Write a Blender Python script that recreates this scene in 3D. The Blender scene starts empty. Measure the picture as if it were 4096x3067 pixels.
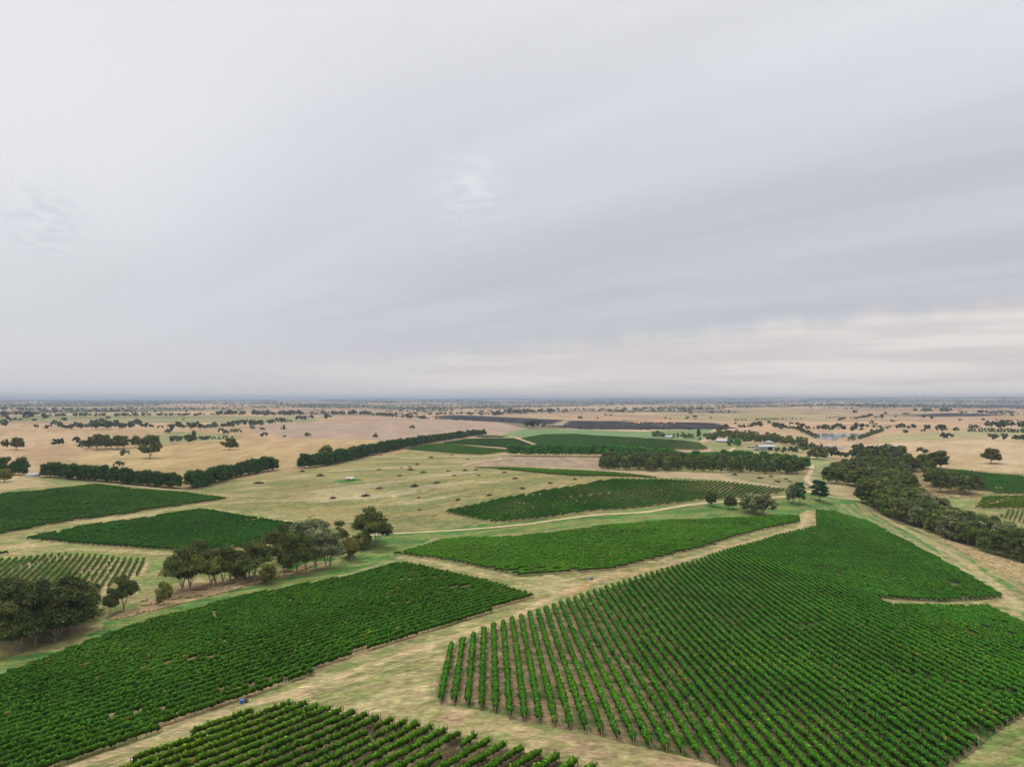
import bpy, math, random
import numpy as np

# ---------------------------------------------------------------- camera
SC = bpy.context.scene
COL = SC.collection
CAM_H = 72.0                                   # metres above the datum
FPX, CX, CY, YH = 2800.0, 2048.0, 1533.5, 1598.0
PITCH = math.atan((YH - CY) / FPX)
cd = bpy.data.cameras.new('camera')
cd.sensor_width = 36.0
cd.lens = FPX / 4096.0 * 36.0
cd.clip_start = 1.0
cd.clip_end = 80000.0
cam = bpy.data.objects.new('camera', cd)
COL.objects.link(cam)
cam.location = (0, 0, CAM_H)
cam.rotation_euler = (math.pi / 2 + PITCH, 0, 0)
SC.camera = cam

# ---------------------------------------------------------------- exposure
SC.view_settings.view_transform = 'Standard'
SC.view_settings.look = 'None'
SC.view_settings.exposure = 0.0
SC.view_settings.gamma = 1.0
SC.render.engine = 'CYCLES'
SC.cycles.max_bounces = 4
SC.cycles.diffuse_bounces = 3
SC.cycles.glossy_bounces = 2
SC.cycles.transmission_bounces = 2
SC.cycles.volume_bounces = 0
SC.cycles.caustics_reflective = False
SC.cycles.caustics_refractive = False

# ---------------------------------------------------------------- sun
SUN_EL, SUN_AZ = math.radians(60), math.radians(-42)     # azimuth from +Y, negative to the west
sd = bpy.data.lights.new('sun', 'SUN')
sd.energy = 1.5
sd.angle = math.radians(16)
sd.color = (1.0, 0.955, 0.89)
sun = bpy.data.objects.new('sun', sd)
COL.objects.link(sun)
sun.rotation_euler = (math.pi / 2 - SUN_EL, 0, math.pi - SUN_AZ)

# ---------------------------------------------------------------- world: thin high overcast over a clear sky
W = bpy.data.worlds.new('World')
SC.world = W
W.use_nodes = True
wn, wl = W.node_tree.nodes, W.node_tree.links
wn.clear()


def N(t, **k):
    n = wn.new(t)
    for a, b in k.items():
        setattr(n, a, b)
    return n


def wm(op, a, b=None, c=None, clamp=False):
    n = wn.new('ShaderNodeMath')
    n.operation = op
    n.use_clamp = clamp
    for i, v in enumerate((a, b, c)):
        if v is None:
            continue
        if isinstance(v, (int, float)):
            n.inputs[i].default_value = v
        else:
            wl.new(v, n.inputs[i])
    return n.outputs[0]


def wmr(v, a, b, c=0.0, d=1.0, smooth=True):
    n = wn.new('ShaderNodeMapRange')
    n.interpolation_type = 'SMOOTHSTEP' if smooth else 'LINEAR'
    wl.new(v, n.inputs[0])
    for i, x in enumerate((a, b, c, d)):
        n.inputs[i + 1].default_value = x
    return n.outputs[0]


def wmix(f, a, b):
    n = wn.new('ShaderNodeMix')
    n.data_type = 'RGBA'
    if isinstance(f, (int, float)):
        n.inputs[0].default_value = f
    else:
        wl.new(f, n.inputs[0])
    for i, v in ((6, a), (7, b)):
        if isinstance(v, tuple):
            n.inputs[i].default_value = (*v, 1)
        else:
            wl.new(v, n.inputs[i])
    return n.outputs[2]


tc = N('ShaderNodeTexCoord')
sep = N('ShaderNodeSeparateXYZ')
wl.new(tc.outputs['Generated'], sep.inputs[0])
dx, dy, dz = sep.outputs
zz = wm('MAXIMUM', dz, 0.0)
den = wm('ADD', zz, 0.06)
px_ = wm('DIVIDE', dx, den)
py_ = wm('DIVIDE', dy, den)
comb = N('ShaderNodeCombineXYZ')
wl.new(px_, comb.inputs[0])
wl.new(py_, comb.inputs[1])


def cloud_noise(rot, sx, sy, scale, detail=5, rough=0.55, off=0.0):
    r = wn.new('ShaderNodeMapping')
    r.inputs['Rotation'].default_value = (0, 0, rot)
    wl.new(comb.outputs[0], r.inputs[0])
    m = wn.new('ShaderNodeMapping')
    m.inputs['Scale'].default_value = (sx, sy, 1)
    m.inputs['Location'].default_value = (off, off * 0.7, 0)
    wl.new(r.outputs[0], m.inputs[0])
    t = wn.new('ShaderNodeTexNoise')
    t.inputs['Scale'].default_value = scale
    t.inputs['Detail'].default_value = detail
    t.inputs['Roughness'].default_value = rough
    wl.new(m.outputs[0], t.inputs[0])
    return t.outputs[0]


# streaks of the stratus deck run towards the far left
streak = cloud_noise(math.radians(45), 0.16, 1.0, 1.1, 3, 0.45, 3.0)
streak2 = cloud_noise(math.radians(40), 0.30, 1.2, 2.6, 5, 0.5, 7.7)
broad = cloud_noise(0.0, 1.0, 1.0, 0.45, 2, 0.4, 1.3)
el = wmr(zz, 0.0, 0.52, 0, 1, smooth=False)
base = N('ShaderNodeValToRGB')
wl.new(el, base.inputs[0])
cr = base.color_ramp
cr.interpolation = 'B_SPLINE'
STOPS = [(0.0, (0.69, 0.665, 0.67)), (0.13, (0.575, 0.595, 0.64)), (0.25, (0.56, 0.585, 0.64)), (0.42, (0.595, 0.62, 0.675)),
         (0.65, (0.67, 0.69, 0.74)), (0.9, (0.755, 0.772, 0.80)), (1.0, (0.80, 0.812, 0.832))]
cr.elements[0].position, cr.elements[0].color = STOPS[0][0], (*STOPS[0][1], 1)
cr.elements[1].position, cr.elements[1].color = STOPS[-1][0], (*STOPS[-1][1], 1)
for p_, c_ in STOPS[1:-1]:
    e_ = cr.elements.new(p_)
    e_.color = (*c_, 1)
c = base.outputs[0]
# streak light and dark
sv = wm('ADD', wm('MULTIPLY', wm('SUBTRACT', streak, 0.5), 0.34), wm('MULTIPLY', wm('SUBTRACT', streak2, 0.5), 0.15))
sv = wm('ADD', sv, wm('MULTIPLY', wm('SUBTRACT', broad, 0.5), 0.16))
sv = wm('MULTIPLY', sv, wmr(zz, 0.03, 0.14))
sv = wm('ADD', sv, 1.0)
vm = N('ShaderNodeVectorMath', operation='SCALE')
wl.new(c, vm.inputs[0])
wl.new(sv, vm.inputs['Scale'])
c = vm.outputs[0]


def lobe(az, elv, tight):
    """a soft brightening centred on one direction of the sky"""
    d = (math.sin(math.radians(az)) * math.cos(math.radians(elv)), math.cos(math.radians(az)) * math.cos(math.radians(elv)), math.sin(math.radians(elv)))
    n = wn.new('ShaderNodeVectorMath')
    n.operation = 'DOT_PRODUCT'
    wl.new(tc.outputs['Generated'], n.inputs[0])
    n.inputs[1].default_value = d
    return wm('EXPONENT', wm('MULTIPLY', wm('SUBTRACT', n.outputs['Value'], 1.0), tight))


glow = wm('MULTIPLY', lobe(-37, 21, 17), 0.90)
c = wmix(wm('MINIMUM', glow, 1.0), c, (0.84, 0.855, 0.88))
# brighter cloud overhead, where the hidden sun is
over = wmr(zz, 0.52, 0.95)
c = wmix(over, c, (1.45, 1.42, 1.36))
# warm clear band under the deck, rising to the right, with a ragged virga edge
edge = wm('ADD', wm('MULTIPLY', dx, 0.072), 0.083)
rag = wn.new('ShaderNodeTexNoise')
mp = wn.new('ShaderNodeMapping')
mp.inputs['Scale'].default_value = (22, 22, 3.0)
wl.new(tc.outputs['Generated'], mp.inputs[0])
wl.new(mp.outputs[0], rag.inputs[0])
rag.inputs['Scale'].default_value = 1.0
rag.inputs['Detail'].default_value = 7
rag.inputs['Roughness'].default_value = 0.6
edge = wm('ADD', edge, wm('MULTIPLY', wm('SUBTRACT', rag.outputs[0], 0.5), 0.046))
band = wm('SUBTRACT', edge, zz)
band = wmr(band, -0.006, 0.030)
band = wm('MULTIPLY', band, wmr(dx, -0.55, 0.12))
warm = wn.new('ShaderNodeTexNoise')
mp2 = wn.new('ShaderNodeMapping')
mp2.inputs['Scale'].default_value = (3, 3, 40)
wl.new(tc.outputs['Generated'], mp2.inputs[0])
wl.new(mp2.outputs[0], warm.inputs[0])
warm.inputs['Scale'].default_value = 1.2
warm.inputs['Detail'].default_value = 5
wc = wmix(wmr(warm.outputs[0], 0.35, 0.65), (0.70, 0.65, 0.65), (0.86, 0.795, 0.755))
c = wmix(wm('MULTIPLY', band, 0.95), c, wc)
# one lit puff near the middle and a darker scrap at the far left
puffn = cloud_noise(0.3, 1.0, 1.0, 9.0, 6, 0.6, 2.2)
puff = wm('MULTIPLY', lobe(-3.6, 17.0, 1100), wmr(puffn, 0.38, 0.62))
c = wmix(wm('MULTIPLY', puff, 0.85), c, (0.80, 0.82, 0.85))
scrapn = cloud_noise(1.3, 1.0, 1.6, 8.0, 6, 0.6, 5.2)
scrap = wm('MULTIPLY', lobe(-34.0, 11.8, 1200), wmr(scrapn, 0.40, 0.62))
c = wmix(wm('MULTIPLY', scrap, 0.55), c, (0.60, 0.635, 0.70))
bgc = N('ShaderNodeBackground')
wl.new(c, bgc.inputs[0])
bgc.inputs[1].default_value = 1.0
sky = N('ShaderNodeTexSky')
sky.sky_type = 'NISHITA'
sky.sun_disc = False
sky.sun_elevation = SUN_EL
sky.sun_rotation = SUN_AZ
sky.dust_density = 3.0
bgs = N('ShaderNodeBackground')
wl.new(sky.outputs[0], bgs.inputs[0])
bgs.inputs[1].default_value = 0.08
mixs = N('ShaderNodeMixShader')
mixs.inputs[0].default_value = 0.94
wl.new(bgs.outputs[0], mixs.inputs[1])
wl.new(bgc.outputs[0], mixs.inputs[2])
wo = N('ShaderNodeOutputWorld')
wl.new(mixs.outputs[0], wo.inputs[0])

# ---------------------------------------------------------------- noise
RNG = np.random.RandomState(11)
_P = RNG.permutation(512).astype(np.int64)
_P = np.concatenate([_P, _P])
_GA = RNG.rand(512) * 2 * np.pi
_GX, _GY = np.cos(_GA), np.sin(_GA)


def pn(x, y, seed=0):
    """2-D gradient noise, about -0.7 .. 0.7"""
    x = np.asarray(x, float) + seed * 17.37
    y = np.asarray(y, float) - seed * 9.71
    xi = np.floor(x).astype(np.int64)
    yi = np.floor(y).astype(np.int64)
    xf = x - xi
    yf = y - yi
    u = xf * xf * xf * (xf * (xf * 6 - 15) + 10)
    v = yf * yf * yf * (yf * (yf * 6 - 15) + 10)

    def g(i, j, a, b):
        h = _P[(_P[(xi + i) & 511] + yi + j) & 511]
        return _GX[h] * a + _GY[h] * b
    n0 = g(0, 0, xf, yf) * (1 - u) + g(1, 0, xf - 1, yf) * u
    n1 = g(0, 1, xf, yf - 1) * (1 - u) + g(1, 1, xf - 1, yf - 1) * u
    return n0 * (1 - v) + n1 * v


def fbm(x, y, lam, octaves=3, seed=0, gain=0.5):
    s, a, f = 0.0, 1.0, 1.0 / lam
    for k in range(octaves):
        s = s + a * pn(x * f, y * f, seed + k * 3)
        a *= gain
        f *= 2.03
    return s


def sstep(a, b, x):
    t = np.clip((x - a) / (b - a), 0, 1)
    return t * t * (3 - 2 * t)


CPX, SPX = math.cos(PITCH), math.sin(PITCH)
# the lie of the near land: photo pixel and height above the datum (knoll in front, creeks in the dips, vineyard slopes facing the lens)
RELIEF = [(1900, 2700, 5), (2300, 2900, 6), (2950, 3000, 1), (3600, 3060, -1), (4080, 2870, -3), (3700, 2850, -2), (3000, 2750, -2), (2950, 2560, -6), (2400, 2450, -1), (3600, 2550, -6),
          (4096, 2490, -13), (3320, 2320, -9), (3700, 2400, -16), (3265, 2100, -9), (3800, 2250, -18), (3560, 2125, -14), (1142, 2745, 1), (2140, 2398, -2), (500, 3050, 3), (1750, 2570, 1),
          (0, 2700, -6), (332, 2575, -7), (845, 2425, -8), (1403, 2305, -7), (1617, 2255, -5), (150, 2900, -1), (700, 2640, -2.5), (1400, 2950, 3), (800, 3050, 2.5), (700, 2370, -9),
          (1300, 2240, -8), (100, 2600, -8), (1470, 2170, -7), (300, 2260, -10), (700, 2190, -9), (700, 2045, -3), (100, 2160, -8), (100, 2110, -6), (100, 1975, 2), (386, 1935, 3),
          (900, 1990, -3), (1700, 2126, -9), (2200, 2300, -4), (2400, 2110, -2), (1700, 2230, -8), (2900, 2150, -7), (3190, 2062, -8), (2500, 2045, -6), (2050, 2090, -7), (1800, 2045, -6),
          (2400, 1925, 6), (2000, 1995, 1), (2900, 1930, 3), (3120, 1962, -3), (2950, 1998, -7), (3700, 2105, -22), (4000, 2235, -21), (3450, 2003, -13), (1500, 1960, 0), (1100, 1900, 0),
          (2000, 1860, 1), (3300, 1900, -8), (2650, 1895, 2), (3700, 1880, -6), (4090, 1930, -8), (4200, 1985, -9)]
_rp = np.array(RELIEF, float)
_ra, _rb = (_rp[:, 0] - CX) / FPX, (CY - _rp[:, 1]) / FPX
_rt = (_rp[:, 2] - CAM_H) / (SPX + _rb * CPX)
RX = np.concatenate([_ra * _rt, [0, -150, 150, 0, -400, 400, -700, 700, -900, -450, 0, 450, 900]])
RY = np.concatenate([(CPX - _rb * SPX) * _rt, [0, 60, 60, -200, 100, 100, 500, 500, 900, 1050, 1100, 1050, 900]])
RZ = np.concatenate([_rp[:, 2], [6, 2, 3, 5, -4, -6, 0, -4, 0, 0, 0, 0, 0]])


def _tps(r2):
    return 0.5 * r2 * np.log(r2 + 1e-6)


_n = len(RX)
_K = _tps(((RX[:, None] - RX[None]) / 100) ** 2 + ((RY[:, None] - RY[None]) / 100) ** 2) + 0.06 * np.eye(_n)
_Q = np.stack([np.ones(_n), RX / 100, RY / 100], 1)
_S = np.linalg.solve(np.block([[_K, _Q], [_Q.T, np.zeros((3, 3))]]), np.concatenate([RZ, np.zeros(3)]))


def relief(x, y):
    shp = np.shape(x)
    xf, yf = np.ravel(x) / 100, np.ravel(y) / 100
    z = _S[_n] + _S[_n + 1] * xf + _S[_n + 2] * yf
    for i in range(_n):
        z = z + _S[i] * _tps((xf - RX[i] / 100) ** 2 + (yf - RY[i] / 100) ** 2)
    return z.reshape(shp)


FLATS = []          # (x, y, rx, ry, z) ground levelled for the dams


def terrain(x, y):
    x = np.asarray(x, float)
    y = np.asarray(y, float)
    d = np.hypot(x, y)
    z = 0.5 * pn(x / 120, y / 120, 1) * sstep(100, 300, d)
    k = d < 1150
    if np.any(k):
        if np.ndim(z):
            z[k] += relief(x[k], y[k]) * (1 - sstep(720, 1150, d[k]))
        else:
            z = z + float(relief(x, y)) * (1 - sstep(720, 1150, d))
    z = z + 2.6 * sstep(500, 1300, d) * pn(x / 560, y / 700, 2)
    z = z + 17.0 * sstep(1500, 3400, d) * pn(x / 1150, y / 760, 3)
    z = z + 34.0 * sstep(3000, 9000, d) * pn(x / 2900, y / 2100, 4)
    z = z + 36.0 * sstep(6500, 16000, d) * (pn(x / 5200, y / 3600, 5) + 0.12)
    z = z + sstep(11000, 23000, d) * (74 + 34 * np.clip(x / 12000, -1, 1) + 30 * pn(x / 1700, y / 1500, 6))
    for fx, fy, rx, ry, fz in FLATS:
        q = np.hypot((x - fx) / rx, (y - fy) / ry)
        w = 1 - sstep(0.75, 1.5, q)
        z = z * (1 - w) + fz * w
    return z


CP, SP = math.cos(PITCH), math.sin(PITCH)


def ray(px, py):
    a = (np.asarray(px, float) - CX) / FPX
    b = (CY - np.asarray(py, float)) / FPX
    return a, CP - b * SP, SP + b * CP


def at(px, py, h=0.0, maxd=40000.0):
    """first point where the view ray through a photo pixel meets the ground raised by h"""
    rx, ry, rz = ray(px, py)
    rx, ry, rz = np.atleast_1d(rx), np.atleast_1d(ry), np.atleast_1d(rz)
    h = np.broadcast_to(np.asarray(h, float), rx.shape)
    n = len(rx)
    done = np.zeros(n, bool)
    lo = np.full(n, 60.0)
    hi = np.full(n, maxd)
    t = 60.0
    while t < maxd and not done.all():
        t2 = t * 1.012
        k = ~done
        z = CAM_H + rz[k] * t2
        below = z < terrain(rx[k] * t2, ry[k] * t2) + h[k]
        idx = np.where(k)[0][below]
        lo[idx] = t
        hi[idx] = t2
        done[idx] = True
        t = t2
    lo[~done] = maxd * 0.5
    for _ in range(22):
        m = (lo + hi) / 2
        b = CAM_H + rz * m < terrain(rx * m, ry * m) + h
        hi = np.where(b, m, hi)
        lo = np.where(b, lo, m)
    X, Y = rx * hi, ry * hi
    return X, Y, terrain(X, Y)


def proj(X, Y, Z):
    dzv = Z - CAM_H
    yf = Y * CP + dzv * SP
    up = -Y * SP + dzv * CP
    yf = np.where(yf > 1, yf, 1)
    return CX + FPX * X / yf, CY - FPX * up / yf


# levelled ground for the two dams
for dpx, dpy, rx_, ry_ in ((3335, 1746, 85, 190), (3325, 1790, 42, 48)):
    _x, _y, _z = at(dpx, dpy)
    FLATS.append((_x[0], _y[0], rx_, ry_, _z[0] - 0.3))


def inpoly(x, y, poly):
    x = np.asarray(x)
    y = np.asarray(y)
    P = np.asarray(poly, float)
    res = np.zeros(x.shape, bool)
    bb = (x >= P[:, 0].min()) & (x <= P[:, 0].max()) & (y >= P[:, 1].min()) & (y <= P[:, 1].max())
    xs, ys = x[bb], y[bb]
    r = np.zeros(xs.shape, bool)
    n = len(P)
    for i in range(n):
        x1, y1 = P[i]
        x2, y2 = P[(i + 1) % n]
        if y1 == y2:
            continue
        c = ((y1 > ys) != (y2 > ys)) & (xs < (x2 - x1) * (ys - y1) / (y2 - y1) + x1)
        r ^= c
    res[bb] = r
    return res


def dist_line(x, y, pts):
    """distance to a polyline, and the distance travelled along it"""
    best = np.full(np.shape(x), 1e9)
    for (x1, y1), (x2, y2) in zip(pts[:-1], pts[1:]):
        ddx, ddy = x2 - x1, y2 - y1
        L = ddx * ddx + ddy * ddy + 1e-9
        t = np.clip(((x - x1) * ddx + (y - y1) * ddy) / L, 0, 1)
        best = np.minimum(best, np.hypot(x - x1 - t * ddx, y - y1 - t * ddy))
    return best


# ---------------------------------------------------------------- mesh and material helpers
def mesh_np(name, V, F, col=None, mat=None, smooth=False):
    """V (n,3), F (m,3|4) or a list of such arrays -> mesh with optional per-vertex colour 'Col'"""
    me = bpy.data.meshes.new(name)
    Fs = F if isinstance(F, list) else [F]
    Fs = [np.asarray(f, np.int32) for f in Fs if len(f)]
    V = np.asarray(V, np.float32)
    me.vertices.add(len(V))
    me.vertices.foreach_set('co', V.ravel())
    loops = np.concatenate([f.ravel() for f in Fs])
    sizes = np.concatenate([np.full(len(f), f.shape[1], np.int32) for f in Fs])
    starts = np.concatenate([[0], np.cumsum(sizes)[:-1]]).astype(np.int32)
    me.loops.add(len(loops))
    me.loops.foreach_set('vertex_index', loops)
    me.polygons.add(len(sizes))
    me.polygons.foreach_set('loop_start', starts)
    me.polygons.foreach_set('loop_total', sizes)
    if smooth:
        me.polygons.foreach_set('use_smooth', np.ones(len(sizes), bool))
    me.update(calc_edges=True)
    if col is not None:
        a = me.color_attributes.new('Col', 'FLOAT_COLOR', 'POINT')
        c4 = np.ones((len(V), 4), np.float32)
        c4[:, :3] = col
        a.data.foreach_set('color', c4.ravel())
    if mat:
        me.materials.append(mat)
    return me


def link(name, me, parent=None, loc=None, **props):
    o = bpy.data.objects.new(name, me)
    COL.objects.link(o)
    if parent:
        o.parent = parent
    if loc is not None:
        o.location = loc
    for k, v in props.items():
        if v is not None:
            o[k] = v
    return o


def thing(name, label, cat, loc=(0, 0, 0), rz=0.0, group=None, scale=1.0):
    o = bpy.data.objects.new(name, None)
    COL.objects.link(o)
    o.location = loc
    o.rotation_euler = (0, 0, rz)
    o.scale = (scale, scale, scale)
    o['label'] = label
    o['category'] = cat
    if group:
        o['group'] = group
    return o


def mat_new(name):
    m = bpy.data.materials.new(name)
    m.use_nodes = True
    nt = m.node_tree
    b = nt.nodes['Principled BSDF']
    b.inputs['Specular IOR Level'].default_value = 0.25
    return m, nt, b


def noise_node(nt, scale, detail=3, rough=0.5, vec=None, stretch=None):
    t = nt.nodes.new('ShaderNodeTexNoise')
    t.inputs['Scale'].default_value = scale
    t.inputs['Detail'].default_value = detail
    t.inputs['Roughness'].default_value = rough
    if vec is not None:
        if stretch:
            m = nt.nodes.new('ShaderNodeMapping')
            m.inputs['Scale'].default_value = stretch
            nt.links.new(vec, m.inputs[0])
            vec = m.outputs[0]
        nt.links.new(vec, t.inputs[0])
    return t.outputs[0]


def maprange(nt, v, a, b, c, d):
    n = nt.nodes.new('ShaderNodeMapRange')
    nt.links.new(v, n.inputs[0])
    for i, x in enumerate((a, b, c, d)):
        n.inputs[i + 1].default_value = x
    return n.outputs[0]


def scale_col(nt, colour, value):
    n = nt.nodes.new('ShaderNodeVectorMath')
    n.operation = 'SCALE'
    nt.links.new(colour, n.inputs[0])
    nt.links.new(value, n.inputs['Scale'])
    return n.outputs[0]


def mix_col(nt, f, a, b):
    n = nt.nodes.new('ShaderNodeMix')
    n.data_type = 'RGBA'
    nt.links.new(f, n.inputs[0])
    for i, v in ((6, a), (7, b)):
        if isinstance(v, tuple):
            n.inputs[i].default_value = (*v, 1)
        else:
            nt.links.new(v, n.inputs[i])
    return n.outputs[2]


def mul(nt, a, b):
    n = nt.nodes.new('ShaderNodeMath')
    n.operation = 'MULTIPLY'
    for i, v in enumerate((a, b)):
        if isinstance(v, (int, float)):
            n.inputs[i].default_value = v
        else:
            nt.links.new(v, n.inputs[i])
    return n.outputs[0]


def col_material(name, rough=0.85, var=0.25, scale=0.7, obj_var=0.0, spec=0.03, bump=0.0, world=True):
    """surface colour from the mesh's own colour attribute, broken up by noise"""
    m, nt, b = mat_new(name)
    at_ = nt.nodes.new('ShaderNodeAttribute')
    at_.attribute_name = 'Col'
    geo = nt.nodes.new('ShaderNodeNewGeometry')
    t = nt.nodes.new('ShaderNodeTexCoord')
    vec = geo.outputs['Position'] if world else t.outputs['Object']
    n1 = noise_node(nt, scale, 4, 0.6, vec)
    f = maprange(nt, n1, 0.25, 0.75, 1 - var, 1 + var)
    if obj_var:
        oi = nt.nodes.new('ShaderNodeObjectInfo')
        f = mul(nt, f, maprange(nt, oi.outputs['Random'], 0, 1, 1 - obj_var, 1 + obj_var))
    c_ = scale_col(nt, at_.outputs['Color'], f)
    nt.links.new(c_, b.inputs['Base Color'])
    b.inputs['Roughness'].default_value = rough
    b.inputs['Specular IOR Level'].default_value = spec
    if bump:
        bn = nt.nodes.new('ShaderNodeBump')
        bn.inputs['Strength'].default_value = 1.0
        bn.inputs['Distance'].default_value = bump
        nt.links.new(noise_node(nt, scale * 2, 5, 0.65, vec), bn.inputs['Height'])
        nt.links.new(bn.outputs[0], b.inputs['Normal'])
    return m


def flat_material(name, col, rough=0.7, var=0.15, scale=2.0, metal=0.0, spec=0.3):
    m, nt, b = mat_new(name)
    t = nt.nodes.new('ShaderNodeTexCoord')
    n1 = noise_node(nt, scale, 4, 0.6, t.outputs['Object'])
    a = tuple(x * (1 - var) for x in col)
    c2 = tuple(min(1, x * (1 + var)) for x in col)
    f = maprange(nt, n1, 0.3, 0.7, 0, 1)
    nt.links.new(mix_col(nt, f, a, c2), b.inputs['Base Color'])
    b.inputs['Roughness'].default_value = rough
    b.inputs['Metallic'].default_value = metal
    b.inputs['Specular IOR Level'].default_value = spec
    return m


ONES = ['', 'first', 'second', 'third', 'fourth', 'fifth', 'sixth', 'seventh', 'eighth', 'ninth', 'tenth', 'eleventh', 'twelfth', 'thirteenth', 'fourteenth',
        'fifteenth', 'sixteenth', 'seventeenth', 'eighteenth', 'nineteenth']
TENS = ['', '', 'twenty', 'thirty', 'forty', 'fifty', 'sixty', 'seventy', 'eighty', 'ninety']


def ordinal(n):
    if n >= 100:
        return 'hundred-and-' + ordinal(n - 100) if n > 100 else 'hundredth'
    if n < 20:
        return ONES[n]
    t, o = divmod(n, 10)
    return (TENS[t][:-1] + 'ieth') if o == 0 else TENS[t] + '-' + ONES[o]



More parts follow.
